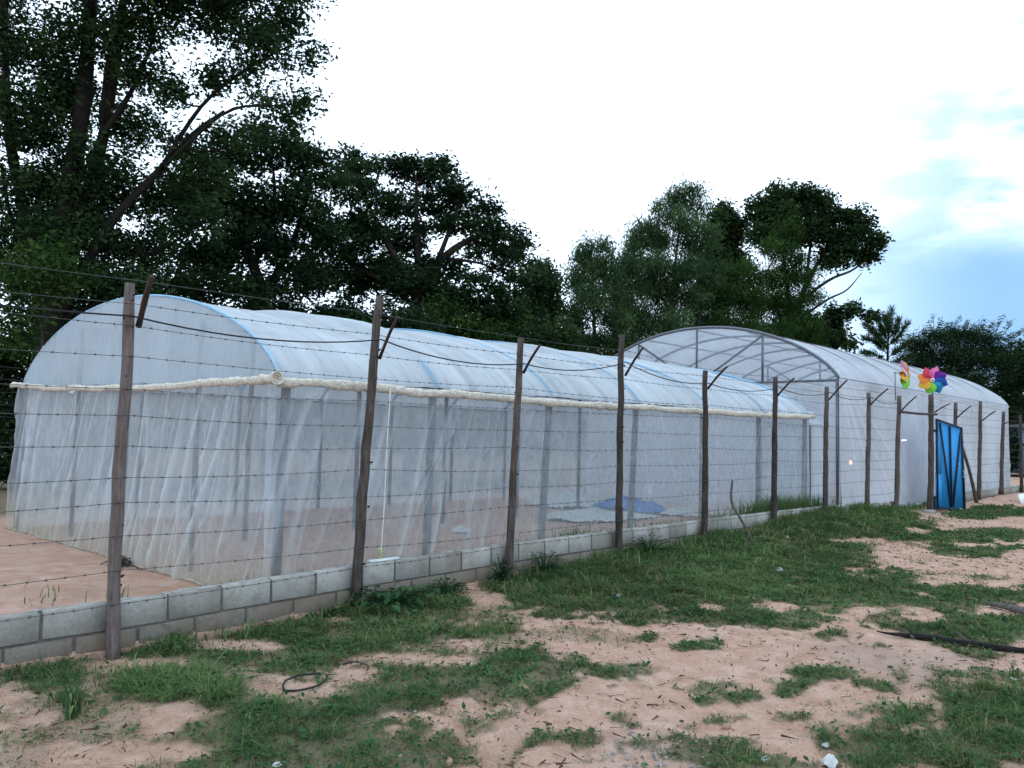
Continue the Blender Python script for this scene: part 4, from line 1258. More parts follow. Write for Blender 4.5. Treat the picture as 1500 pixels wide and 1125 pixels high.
# second greenhouse
G2U0, G2U1, G2T0, G2T1 = .6, 7.15, 16.0, 29.6
G2C, G2H = (G2U0 + G2U1) / 2, (G2U1 - G2U0) / 2
g2 = thing('greenhouse', W(22.8, G2C, 0), 'taller white greenhouse farther along, smooth hooped roof and clear arched gable with grey truss', 'greenhouse')
bays2 = np.linspace(G2T0, G2T1, 9)
for i, tt in enumerate(bays2):
    MB().tube([W(tt, G2C + G2H * x, float(arch2(x)) - .035 + (.03 if i == 0 else 0)) for x in XA], .034 if i == 0 else .026, 8).obj('arch', M['steel'], g2, True)
    MB().tube([W(tt, G2C + G2H * x * .998, float(arch2(x)) + .014) for x in XA], .007, 5).obj('film_clamp', M['steel'], g2)
    for u in (G2U0 + .03, G2U1 - .03):
        MB().tube([W(tt, u, float(hgt(tt, u)) - .05), W(tt, u, 2.83)], .034, 8).obj('post', M['steel'], g2)
    if i % 2 == 0:
        MB().tube([W(tt, G2U0, 2.80), W(tt, G2U1, 2.80)], .026, 6).obj('tie_beam', M['steel'], g2)
for tt in (bays2[0], bays2[4], bays2[8]):
    us = (G2C - 1.63, G2C, G2C + 1.63)
    for u in us:
        MB().tube([W(tt, u, 2.80), W(tt, u, float(arch2((u - G2C) / G2H)) - .03)], .028, 6).obj('strut', M['steel'], g2)
    for s in (-1, 1):
        MB().tube([W(tt, G2C, 2.80), W(tt, G2C + s * 1.63, float(arch2(1.63 / G2H)) - .05)], .024, 6).obj('brace', M['steel'], g2)
for x in (-.75, -.4, 0, .4, .75):
    MB().tube([W(G2T0, G2C + G2H * x, float(arch2(x)) - .06), W(G2T1, G2C + G2H * x, float(arch2(x)) - .06)], .016, 6).obj('purlin', M['steel'], g2)
for u in (G2U0, G2U1):
    MB().tube([W(G2T0, u, 2.83), W(G2T1, u, 2.83)], .024, 6).obj('eave_rail', M['steel'], g2)
nt2, na2 = 200, 57
T_, A_ = np.meshgrid(np.linspace(G2T0 - .02, G2T1 + .1, nt2), an, indexing='ij')
X_ = np.cos(A_)
bayf = np.abs(np.sin((T_ - G2T0) / 1.7 * np.pi))
dz = -.022 * bayf ** 1.5 + .03 * (fbm(T_ * 1.4, X_ * 1.5, 3) - .5) * np.clip((T_ - 16.0) / .5, 0, 1)
over = 1.0 + .012 * np.abs(X_) ** 6
Vr = WW(np.stack([T_, G2C + G2H * X_ * over, arch2(X_) + dz - .05 * np.abs(X_) ** 30], -1).reshape(-1, 3))
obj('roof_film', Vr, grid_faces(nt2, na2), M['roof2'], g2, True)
gable(G2T0, G2C, G2H, arch2, 2.79, 2.79, 'gable_film', M['gable2'], g2, 5, False, n=80)
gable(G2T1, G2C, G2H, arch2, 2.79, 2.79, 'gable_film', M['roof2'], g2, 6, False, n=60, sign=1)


def foldlines(S, Z):
    """long slack folds running down from the top near corner"""
    e = np.zeros(S.shape)
    for a, k, w, q in ((.15, .75, .05, .55), (.3, 1.1, .06, .4), (.5, 1.6, .05, .35), (.1, .42, .03, .3)):
        d = S - (a + k * (2.8 - Z)); e = np.maximum(e, q * np.exp(-(d / w) ** 2) * np.clip(Z / 2, .3, 1))
    e = np.maximum(e, .45 * np.clip(1 - Z / .75, 0, 1) * np.clip(fbm(S * 2.2, Z * 3, 3) * 2 - .5, 0, 1))
    return e


net_wall((G2T0 - .06, .57), (G2T1, .57), 2.83, 2.83, 'side_net', M['net2'], g2, (0, -1), 460, 56,
         [(16, 0, 13, 2.8, .2, 1.0, 51, .015, .04, .08, .25)], .05, 23, ripple=.025, extra=foldlines)
net_wall((G2T0, .57), (G2T0, 7.15), 2.80, 2.80, 'front_net', M['net2'], g2, (-1, 0), 160, 24, [(12, 0, 6.5, 2.8, -.4, .4, 52, .015, .04, .08, .25)], .02, 10)
net_wall((G2T0, 7.15), (G2T1, 7.15), 2.83, 2.83, 'far_net', M['net_back'], g2, (0, 1), 120, 12, [(10, 0, 13, 2.8, -.4, .4, 53, .02, .05, .1, .25)], 0, 11)
net_wall((G2T1, .57), (G2T1, 7.15), 2.80, 2.80, 'end_net', M['net_back'], g2, (1, 0), 90, 12, [(10, 0, 6.5, 2.8, -.4, .4, 54, .02, .05, .1, .25)], 0, 12)
hp = [W(t_, .48, float(hgt(t_, .48)) + .02 + .02 * math.sin(t_ * 5)) for t_ in np.linspace(15.95, 29.7, 80)]
MB().tube(hp, .035, 7, True, .3, 8).obj('hem', M['white'], g2, True)

# lamps seen glowing through the net of the second greenhouse
m, nt, b = mat('warm_lamp_glow'); b.inputs['Emission Color'].default_value = (1, .28, .12, 1); b.inputs['Emission Strength'].default_value = 14
M['glow'] = m
m, nt, b = mat('cold_tube_glow'); b.inputs['Emission Color'].default_value = (.9, .95, 1, 1); b.inputs['Emission Strength'].default_value = 9
M['tube'] = m
tL, zL = on_fence(1246, 677, 1.6)
l1 = thing('hanging_bulb', W(tL, 1.6, zL), 'small orange glowing bulb hanging inside the taller greenhouse behind its side net', 'lamp')
mb = MB()
pr = [(.001, -.055), (.028, -.045), (.04, -.02), (.036, .005), (.02, .03), (.016, .045)]
mb.tube([W(tL, 1.6, zL + z) for r, z in pr], [r for r, z in pr], 12).obj('bulb', M['glow'], l1, True)
MB().tube([W(tL, 1.6, zL + .045), W(tL, 1.6, zL + .10)], .02, 10).obj('socket', M['cable'], l1)
MB().tube([W(tL, 1.6, zL + .09), W(tL, 1.6, 3.3)], .004, 5).obj('flex', M['cable'], l1)
tL, zL = on_fence(1324, 645, 2.2)
l2 = thing('tube_lamp', W(tL, 2.2, zL), 'short white tube lamp glowing behind the net between the gate posts', 'lamp')
MB().tube([W(tL - .16, 2.2, zL), W(tL + .16, 2.2, zL)], .022, 10).obj('tube', M['tube'], l2, True)
MB().box(W(tL, 2.2, zL + .045), (DV, NV, (0, 0, 1)), (.19, .03, .02)).obj('fitting', M['white'], l2)
for s in (-.15, .15):
    MB().tube([W(tL + s, 2.2, zL + .06), W(tL + s, 2.2, 3.6)], .003, 4).obj('hanger', M['wire'], l2)

# narrow screened porch between the two greenhouses
px = thing('screen_porch', W(14.2, .9, 0), 'narrow white screened porch joining the end of the nearer greenhouse', 'porch')
for (t_, u_) in ((14.47, .3), (14.47, 1.5), (13.97, .3)):
    MB().tube([W(t_, u_, float(hgt(t_, u_)) - .03), W(t_, u_, 1.83)], .024, 8).obj('post', M['steel'], px)
for z in (1.82, 1.08):
    MB().tube([W(13.97, .3, z), W(14.47, .3, z)], .016, 6).obj('rail', M['steel'], px)
    MB().tube([W(14.47, .3, z), W(14.47, 1.5, z)], .016, 6).obj('rail', M['steel'], px)
net_wall((13.92, .275), (14.5, .275), 1.84, 1.84, 'screen', M['net2'], px, (0, -1), 30, 16, [(4, 0, .6, 1.8, -.2, .2, 61, .01, .03, .1, .2)], 0, 13, ripple=.01)
net_wall((14.5, .275), (14.5, 1.5), 1.84, 1.84, 'screen', M['net2'], px, (1, 0), 30, 16, [(4, 0, .6, 1.8, -.2, .2, 62, .01, .03, .1, .2)], 0, 14, ripple=.01)
ss = np.linspace(0, 1, 20)
Sg, Vg_ = np.meshgrid(ss, np.linspace(0, 1, 12), indexing='ij')
Zt = 1.86 + .22 * (1 - Sg) ** 2 + .03 * (fbm(Sg * 5, Vg_ * 3, 2) - .5) + .12 * Vg_
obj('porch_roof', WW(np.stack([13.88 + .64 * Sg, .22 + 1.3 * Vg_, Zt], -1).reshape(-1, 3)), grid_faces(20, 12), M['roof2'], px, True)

# ------------------------------------------------------------------ things lying inside the first greenhouse


def crumpled(name, t, u, rt, ru, h, m, label, cat, seed):
    n = 44
    a = np.linspace(-1, 1, n)
    A, B = np.meshgrid(a, a, indexing='ij')
    rr = np.sqrt(A * A + B * B) + .5 * (fbm(A * 2 + seed, B * 2 + seed, 3) - .5)
    hh = h * np.clip(1.05 - rr, 0, 1) ** .6 * (.35 + 1.3 * fbm(A * 2.5 + seed * 3, B * 2.5, 4))
    keep = rr < 1.05
    tt = t + rt * A; uu = u + ru * B
    z = hgt(tt, uu) + .012 + hh
    idx = np.arange(n * n).reshape(n, n)
    q = grid_faces(n, n); kf = keep.ravel()[q].all(1); q = q[kf]
    used = np.unique(q); rm = -np.ones(n * n, int); rm[used] = np.arange(len(used))
    V = WW(np.stack([tt, uu, z], -1).reshape(-1, 3))[used]
    return solo(name, V, rm[q], m, label, cat, True)


crumpled('plastic_sheet', 11.2, 3.0, 1.1, .9, .16, M['scrap'], 'white crumpled plastic sheet on the soil inside the nearer greenhouse, closest to its side net', 'plastic sheet', 1)
crumpled('plastic_sheet', 13.0, 5.2, .8, .9, .28, M['scrap'], 'white crumpled plastic sheet lying deeper inside the nearer greenhouse, behind the other sheet', 'plastic sheet', 2)
crumpled('tarp', 13.15, 3.6, .55, .8, .30, simple('blue_tarp', (.03, .16, .42), .5, .2, 5), 'blue tarp bundled on the soil at the end of the nearer greenhouse', 'tarp', 3)
crumpled('plastic_sheet', 13.2, 2.4, .45, .5, .12, M['scrap'], 'small white plastic sheet on the soil beside the blue tarp', 'plastic sheet', 4)
crumpled('plastic_bag', 7.9, 2.9, .16, .16, .10, M['scrap'], 'small white plastic bag on the soil in the middle of the nearer greenhouse', 'plastic bag', 5)

# ------------------------------------------------------------------ gate
TL = W(19.78, -.10, on_fence(1370, 613, -.10)[1]); BLp = W(19.76, -.10, on_fence(1369, 745, -.10)[1])
E_ = W(20.95, -.37, 0)
TR = at_depth(1408, 626, E_[1]); BR = at_depth(1413, 749, E_[1])
gt_ = thing('gate', BLp, 'blue sheet metal gate swung open against the fence, dark V shaped bracing', 'gate')
gx = (TR - TL); gx /= np.linalg.norm(gx); gn = np.cross(gx, np.array([0, 0, 1.0])); gn /= np.linalg.norm(gn)
if gn @ (CAM - TL) < 0:
    gn = -gn


def gp(a, b):
    """point of the gate: a across, b up"""
    return (BLp * (1 - a) + BR * a) * (1 - b) + (TL * (1 - a) + TR * a) * b


def gate_sheet(a0, a1, b0, b1, off):
    mb = MB(); n = 9
    F0, V0 = [], []
    for side in (0, 1):
        for i in range(n):
            a = a0 + (a1 - a0) * i / (n - 1); rib = .003 * math.sin(i * 2.4)
            for b_ in (b0, b1):
                V0.append(gp(a, b_) + gn * (off + rib - .004 * side))
    for i in range(n - 1):
        F0.append((2 * i, 2 * i + 2, 2 * i + 3, 2 * i + 1)); o = 2 * n
        F0.append((o + 2 * i, o + 2 * i + 1, o + 2 * i + 3, o + 2 * i + 2))
        F0.append((2 * i, o + 2 * i, o + 2 * i + 2, 2 * i + 2)); F0.append((2 * i + 1, 2 * i + 3, o + 2 * i + 3, o + 2 * i + 1))
    F0.append((0, 1, 2 * n + 1, 2 * n)); F0.append((2 * n - 2, 4 * n - 2, 4 * n - 1, 2 * n - 1))
    return mb.add(V0, F0).obj('sheet_panel', M['gate'], gt_)


gate_sheet(.0, .225, .395, 1.0, -.010)
gate_sheet(.0, .235, .0, .405, -.018)
gate_sheet(.22, .53, 0, 1, -.016)
gate_sheet(.52, 1.0, 0, 1, -.009)


def gbar(a, b, w=.032):
    MB().beam(gp(*a) + gn * .018, gp(*b) + gn * .018, w, .03, gn).obj('frame_bar', M['gate_frame'], gt_)


gbar((.015, 0), (.015, 1), .03); gbar((.985, 0), (.985, 1), .04); gbar((.03, .99), (.97, .99)); gbar((.03, .012), (.97, .012), .025)
gbar((.52, .03), (.52, .97), .030); gbar((.13, .96), (.50, .04), .034); gbar((.94, .93), (.56, .04), .034)
mb = MB(); mb.beam(gp(.97, .47) + gn * .045, gp(.97, .41) + gn * .045, .018); mb.beam(gp(.93, .475) + gn * .04, gp(1.01, .475) + gn * .04, .02); mb.beam(gp(.93, .405) + gn * .04, gp(1.01, .405) + gn * .04, .02)
mb.obj('latch', M['latch'], gt_)
for b_ in (.12, .86):
    MB().box(gp(-.02, b_), (gx, gn, (0, 0, 1)), (.05, .012, .03)).obj('hinge', M['gate_frame'], gt_)
mb = MB()
for a, b_, l, w in ((.06, .62, .02, .01), (.08, .85, .05, .012), (.40, .62, .012, .035), (.86, .55, .03, .02), (.83, .50, .02, .014), (.9, .02, .12, .012)):
    mb.box(gp(a, b_) + gn * -.0015, (gx, np.array([0, 0, 1.0]), gn), (l, w, .003))
mb.obj('paint_scrape', M['latch'], gt_)
tb, zb = on_fence(1431, 735, -.22); tt, zt = on_fence(1409, 652, -.16)
MB().tube(spline([W(tb, -.22, zb - .06), W((tb + tt) / 2 + .03, -.2, (zb + zt) / 2), W(tt, -.16, zt)], 8), np.linspace(.045, .03, 8), 8, True, .06, 3).solo('pole', M['post_dark'], 'dark wooden pole propped at a slant between the gate and the next post', 'pole')
t_, u_ = 19.25, -.1
MB().box(W(t_, u_, float(hgt(t_, u_)) + .03), (DV, NV, (0, 0, 1)), (.16, .09, .04)).solo('concrete_block', M['block'], 'small grey concrete piece on the ground at the foot of the gate post', 'block')

# ------------------------------------------------------------------ pinwheels


def pinwheel(cx, cy, face, label, cols, R_, stemtop, roll=0.0, rod=None):
    t, z = on_fence(cx, cy, PU - .02)
    c = W(t, PU - .02, z)
    root = thing('pinwheel', W(t, PU - .02, stemtop), label, 'pinwheel', 'pinwheels on the gate posts')
    f = np.asarray(face, float); f /= np.linalg.norm(f)
    x = np.cross(f, [0, 0, 1.0]); x /= np.linalg.norm(x)
    if x[0] < 0:
        x = -x
    y = np.array([0, 0, 1.0]) - f * f[2]; y /= np.linalg.norm(y)
    n = len(cols)
    for i, cc in enumerate(cols):
        a = roll + 2 * np.pi * i / n
        e = math.cos(a) * x + math.sin(a) * y; s = -math.sin(a) * x + math.cos(a) * y
        V = []
        nl, nw = 8, 5
        for side in (0, 1):
            for p in range(nl):
                q = p / (nl - 1)
                wd = R_ * .37 * (math.sin(np.pi * min(1, .12 + q * .93)) ** .7) * (1.0 if q < .9 else .7)
                for w in range(nw):
                    v = (w / (nw - 1) - .5) * 2
                    d = .12 * R_ + .88 * R_ * q
                    lift = R_ * (.20 * v * math.sin(np.pi * q) + .16 * (1 - v * v) * math.sin(np.pi * q) - .10 * q)
                    V.append(c + e * d + s * (v * wd + .05 * R_ * math.sin(np.pi * q)) + f * (lift + .02 - .004 * side))
        G = grid_faces(nl, nw)
        F = [list(q) for q in G] + [[k + nl * nw for k in q[::-1]] for q in G]
        rim = [w for w in range(nw)] + [p * nw + nw - 1 for p in range(1, nl)] + [(nl - 1) * nw + w for w in range(nw - 2, -1, -1)] + [p * nw for p in range(nl - 2, 0, -1)]
        for k in range(len(rim)):
            a_, b_ = rim[k], rim[(k + 1) % len(rim)]
            F.append([a_, a_ + nl * nw, b_ + nl * nw, b_])
        nm = 'petal_' + cc
        o = obj('petal', V, F, PET[cc], root, True)
        o['label'] = PETNAME[cc] + ' petal'
    MB().tube([c + f * .015, c + f * .055], [R_ * .15, R_ * .13], 14).obj('hub', M['white'], root, True)
    MB().tube([c + f * .05, c + f * .06], [R_ * .07, R_ * .06], 12).obj('hub_cap', PET['blue'], root, True)
    if rod:
        tr_, zr_ = on_fence(*rod, PU)
        top = W(tr_, PU, zr_)
        MB().tube([W(tr_ + .02, PU, stemtop - .12), top], .010, 7).obj('stem', M['steel'], root)
        MB().tube([top - DV * .05, top + DV * .05], .012, 7).obj('crossbar', M['steel'], root)
        MB().tube([top, (top + c) / 2 + np.array([0, 0, .01]), c + f * .05], .009, 7).obj('axle', M['steel'], root)
    else:
        MB().tube([c - f * .03, W(t, PU - .02, stemtop - .12)], .010, 7).obj('stem', M['gate_frame'], root)
        MB().tube([c - f * .06, c + f * .05], .012, 7).obj('axle', M['gate_frame'], root)


def plast(name, c):
    m, nt, b = mat('petal_' + name)
    d = nt.nodes.new('ShaderNodeBsdfTranslucent'); mx = nt.nodes.new('ShaderNodeMixShader'); mx.inputs[0].default_value = .35
    b.inputs['Base Color'].default_value = (*c, 1); b.inputs['Roughness'].default_value = .35; d.inputs[0].default_value = (*c, 1)
    out = nt.nodes['Material Output']
    nt.links.new(b.outputs[0], mx.inputs[1]); nt.links.new(d.outputs[0], mx.inputs[2]); nt.links.new(mx.outputs[0], out.inputs[0])
    return m


PET = {k: plast(k, v) for k, v in dict(pink=(.85, .22, .52), purple=(.22, .03, .42), blue=(.02, .13, .55), teal=(.01, .35, .60), green=(.26, .72, .06), yellow=(.85, .48, .03),
                                       orange=(.85, .27, .02), red=(.68, .03, .07), pale=(.85, .55, .62)).items()}
PETNAME = dict(pink='pink', purple='purple', blue='dark blue', teal='light blue', green='lime green', yellow='yellow', orange='orange', red='red', pale='pale pink')
to_cam = CAM - W(19.8, 0, 2.9)
pinwheel(1366, 557, (to_cam[0] * 1.0 + 2.0, to_cam[1], to_cam[2] + 1.2), 'rainbow pinwheel facing the viewer above the post beside the blue gate', ['purple', 'pink', 'red', 'orange', 'yellow', 'green', 'teal', 'blue'], .335, 2.66, .45)
pinwheel(1325, 549, (1.0, -.72, .1), 'rainbow pinwheel seen nearly edge-on above the post left of the gate opening', ['orange', 'yellow', 'pale', 'pale', 'yellow', 'green', 'green', 'yellow'], .33, 2.55, .3, (1311, 546))

# ------------------------------------------------------------------ small things on the ground
def G(t, u, dz=0.0):
    return W(t, u, float(hgt(t, u)) + dz)


def ground_at(x, y):
    z = 0.0
    for _ in range(14):
        t, u = at_level(x, y, z); z = .5 * z + .5 * float(hgt(t, u))
    return t, u


p = [ground_at(*q) for q in ((1284, 930), (1310, 934), (1345, 937), (1375, 941), (1402, 946), (1440, 950), (1472, 955), (1520, 960))]
P_ = [G(*q, .03) for q in p]
br = thing('fallen_branch', P_[3] - np.array([0, 0, .03]), 'long dark charred branch lying on the sand', 'branch')
MB().tube(spline(P_, 40), np.interp(np.linspace(0, 1, 40), [0, .15, .4, .6, .8, 1], [.004, .012, .030, .026, .02, .02]), 8, True, .28, 4).obj('stem', simple('charred_wood', (.016, .014, .014), .9, .5, 14, bumps=.8, stretch=(3, 3, 1)), br)
a_ = G(*ground_at(1338, 938), .02); MB().tube([a_, G(*ground_at(1322, 930), .05)], [.012, .006], 6).obj('twig', M['post_pale'], br)
a_ = G(*ground_at(1420, 948), .03); MB().tube([a_, G(*ground_at(1402, 939), .07)], [.014, .006], 6).obj('twig', M['post_dark'], br)
p0, p1 = ground_at(1452, 889), ground_at(1518, 907)
lg = thing('log', G(*p1), 'weathered grey log lying in the grass', 'log')
MB().tube(spline([G(*p0, .03), G((p0[0] + p1[0]) / 2, (p0[1] + p1[1]) / 2, .05), G(*p1, .035)], 16), np.linspace(.022, .042, 16), 9, True, .12, 6).obj('trunk', simple('grey_log', (.10, .09, .082), .9, .5, 10, bumps=.8, stretch=(4, 4, 1)), lg)
MB().tube([G(*ground_at(1475, 897), .06), G(*ground_at(1473, 894), .10)], [.012, .007], 6).obj('stub', M['post_dark'], lg)
t_, u_ = ground_at(447, 1003)
ring = [G(t_ + .15 * math.cos(a) * (1 + .12 * math.sin(2 * a)), u_ + .11 * math.sin(a), .010 + .010 * (1 + math.sin(a + 1))) for a in np.linspace(.3, 6.4, 40)]
MB().tube(ring, .0065, 6).solo('hose_loop', M['cable'], 'thin black loop of hose lying on the sand', 'hose')
t_, u_ = ground_at(502, 975)
MB().tube(spline([G(t_, u_, .01), G(t_ + .05, u_ - .09, .03), G(t_ + .08, u_ - .18, .012), G(t_ + .02, u_ - .24, .012)], 10), np.linspace(.009, .003, 10), 6, True, .1, 2).solo('twig', M['post_dark'], 'short dark crooked twig on the sand behind the hose loop', 'twig')
# crooked stick leaning out of the grass
s_ = [(1105, 803), (1098, 785), (1085, 760), (1073, 740), (1071, 722), (1073, 704)]
tb, ub = ground_at(1105, 803)
dp = (DV * tb + NV * (FENCE_C + ub))[1]
Ps = [at_depth(x, y, dp + .10 * i) for i, (x, y) in enumerate(s_)]
MB().tube(spline(Ps, 20), np.linspace(.022, .014, 20), 7, True, .12, 3).solo('stick', M['post_dark'], 'thin crooked stick leaning from the grass between two fence posts', 'stick')


def scrap(name, px, py, s, h, label, cat, seed, m=None):
    t, u = ground_at(px, py); n = 14
    a = np.linspace(-1, 1, n); A, B = np.meshgrid(a, a, indexing='ij')
    hh = h * np.clip(1.1 - np.sqrt(A * A + B * B), 0, 1) ** .5 * (.4 + 1.2 * fbm(A * 1.7 + seed, B * 1.7 + seed, 3))
    ed = 1 + .12 * (fbm(A * 1.5 + seed * 2, B * 1.5, 2) - .5)
    A, B = A * np.sqrt(1 - B * B / 2), B * np.sqrt(1 - A * A / 2)
    V = WW(np.stack([t + s * A * ed, u + s * .7 * B * ed, hgt(t, u) + .006 + hh], -1).reshape(-1, 3))
    return solo(name, V, grid_faces(n, n), m or M['scrap'], label, cat, True)


scrap('plastic_bag', 1216, 1121, .055, .045, 'white crumpled plastic bag half cut by the bottom edge of the picture', 'plastic bag', 1)
scrap('paper_scrap', 1210, 1094, .028, .014, 'tiny white scrap in thin grass just above the crumpled plastic bag', 'scrap', 2)
scrap('paper_scrap', 1121, 1116, .03, .02, 'pale cream scrap in grass left of the crumpled plastic bag', 'scrap', 3)
scrap('paper_scrap', 1065, 1103, .03, .015, 'flat pale scrap lying by the stone chips', 'scrap', 4)
scrap('paper_scrap', 408, 1122, .035, .012, 'white scrap in the grass at the bottom edge below the hose loop', 'scrap', 5)
scrap('paper_scrap', 906, 877, .045, .05, 'small white scrap caught in the dense grass below the fourth post', 'scrap', 6)
scrap('paper_scrap', 1142, 838, .06, .05, 'small white scrap in dense grass below the crooked stick', 'scrap', 7)
scrap('paper_scrap', 1483, 996, .04, .008, 'flat pale scrap on the ashy sand at the right edge', 'scrap', 8)
t_, u_ = ground_at(1500, 737)
MB().box(W(t_, u_, float(hgt(t_, u_)) + .12), (DV, np.array([0, 0, 1.0]) * .97 + NV * .24, NV * .97 - np.array([0, 0, .24])), (.5, .13, .015)).solo('board', M['white'], 'white board lying on its edge beside the far end of the wall', 'board')
# tangle of dark twine by the front hem
mb = MB(); rs = np.random.default_rng(8); t_, u_ = 3.16, 3.05
for i in range(26):
    a = rs.uniform(0, 6.28); q = rs.uniform(.06, .2)
    mb.tube(spline([G(t_ + rs.normal(0, .05), u_ + rs.normal(0, .1), .01), G(t_ + q * .4 * math.cos(a), u_ + q * math.sin(a), rs.uniform(.05, .13)), G(t_ + rs.normal(0, .07), u_ + rs.normal(0, .15), .02)], 6), .006, 4, False)
mb.solo('twine', M['dead'] and M['post_dark'], 'dark tangle of dry vine lying against the hem of the front net', 'vine')


# ------------------------------------------------------------------ small plants
def broadleaf(name, t, u, n, hh, spread, size, label, cat, seed, m):
    rs = np.random.default_rng(seed)
    root = thing(name, G(t, u), label, cat)
    st = MB(); V, F, ti = [], [], []
    for i in range(n):
        a = rs.uniform(0, 2 * np.pi); r = spread * math.sqrt(rs.random()); h = hh * rs.uniform(.12, 1) * (1 - .4 * r / spread)
        tip = G(t + r * math.cos(a), u + min(r * math.sin(a), .0 - u - .04 if u < 0 else 9), h)
        b = G(t + .15 * r * math.cos(a), u + .15 * r * math.sin(a) * .3, 0)
        st.tube(spline([b, (b + tip) / 2 + np.array([0, 0, .05]), tip], 5), .0022, 4, False)
        a2 = a + rs.normal(0, 1.3); d = np.array([math.cos(a2), math.sin(a2), rs.uniform(-.6, .5)]); d = d[0] * DV + d[1] * NV + np.array([0, 0, d[2]]); d /= np.linalg.norm(d)
        s = np.cross(d, [0, 0, 1.0]); s /= np.linalg.norm(s); up = np.cross(s, d)
        L = size * rs.uniform(.6, 1.2); Wd = L * .42
        o = len(V)
        prof = [(0, 0), (.25, .85), (.55, 1), (.8, .6), (1, 0)]
        for q, w in prof:
            c = tip + d * L * q - np.array([0, 0, .25 * L * q * q])
            V += [c - s * Wd * w + up * .12 * L * w, c, c + s * Wd * w + up * .12 * L * w]
        for k in range(len(prof) - 1):
            F += [[o + 3 * k, o + 3 * k + 1, o + 3 * k + 4, o + 3 * k + 3], [o + 3 * k + 1, o + 3 * k + 2, o + 3 * k + 5, o + 3 * k + 4]]
        ti += [rs.uniform(.2, .9)] * 15
    st.obj('stems', m, root)
    lv = obj('leaves', V, F, m, root, True, {'tint': ti}); lv['kind'] = 'stuff'
    return root


broadleaf('weed_plant', 4.28, -.20, 110, .26, .40, .085, 'broad leaved green weed growing at the foot of the second post', 'weed', 1, M['weed'])
broadleaf('weed_plant', 4.95, -.16, 90, .20, .26, .035, 'bushy green weed against the block wall right of the second post', 'weed', 2, M['weed'])
broadleaf('weed_plant', 5.72, -.12, 90, .36, .16, .032, 'upright leafy weed against the block wall just left of the third post', 'weed', 3, M['weed'])
broadleaf('weed_plant', 6.35, -.14, 90, .32, .26, .034, 'leafy weed climbing the block wall just right of the third post', 'weed', 4, M['weed'])
broadleaf('weed_plant', 8.25, -.16, 120, .30, .40, .034, 'bushy weed spreading in front of the wall right of the fourth post', 'weed', 5, M['weed'])
t_, u_ = ground_at(105, 1052)
sp = thing('grass_sprout', G(t_, u_), 'upright sprout of pale green stalks in the sand at the left', 'plant')
rs = np.random.default_rng(5)
n = 46
hh = rs.uniform(.10, .30, n)
Vb, Fb = blades(t_ + rs.normal(0, .018, n), u_ + rs.normal(0, .018, n), hh, rs.uniform(.006, .012, n), rs.uniform(.05, .75, n), rs=rs)
o = obj('blades', Vb, Fb, M['weed'], sp, False, {'tint': np.repeat(rs.uniform(.5, 1, n), 5)}); o['kind'] = 'stuff'
mb = MB()
for i in range(7):
    mb.tube([G(t_ + rs.normal(0, .012), u_ + rs.normal(0, .012), -.01), G(t_ + rs.normal(0, .02), u_ + rs.normal(0, .02), rs.uniform(.07, .13))], .006, 5)
mb.obj('stalks', simple('pale_stalk', (.22, .24, .10), .8, .3, 9), sp)


# ------------------------------------------------------------------ trees
NLEAF = [0]


def leaf_mesh(C, Ln, Wd, droop, rs, ti, fold=True):
    n = len(C)
    a = rs.normal(size=(n, 3)); a[:, 2] = a[:, 2] * (.55 if droop < .5 else .25) - droop; a /= np.linalg.norm(a, axis=1)[:, None]
    b = np.cross(a, rs.normal(size=(n, 3))); b /= np.linalg.norm(b, axis=1)[:, None] + 1e-9
    Ln *= .80; Wd *= .80
    L = Ln * rs.uniform(.5, 1.4, n)[:, None]; w = Wd * rs.uniform(.7, 1.25, n)[:, None]
    nn = np.cross(a, b) * w * .35
    V = np.stack([C - a * L * .5, C + b * w * .5 + nn, C + a * L * .5, C - b * w * .5 + nn], 1).reshape(-1, 3)
    NLEAF[0] += n
    return V, np.arange(n * 4).reshape(n, 4), np.repeat(ti, 4)


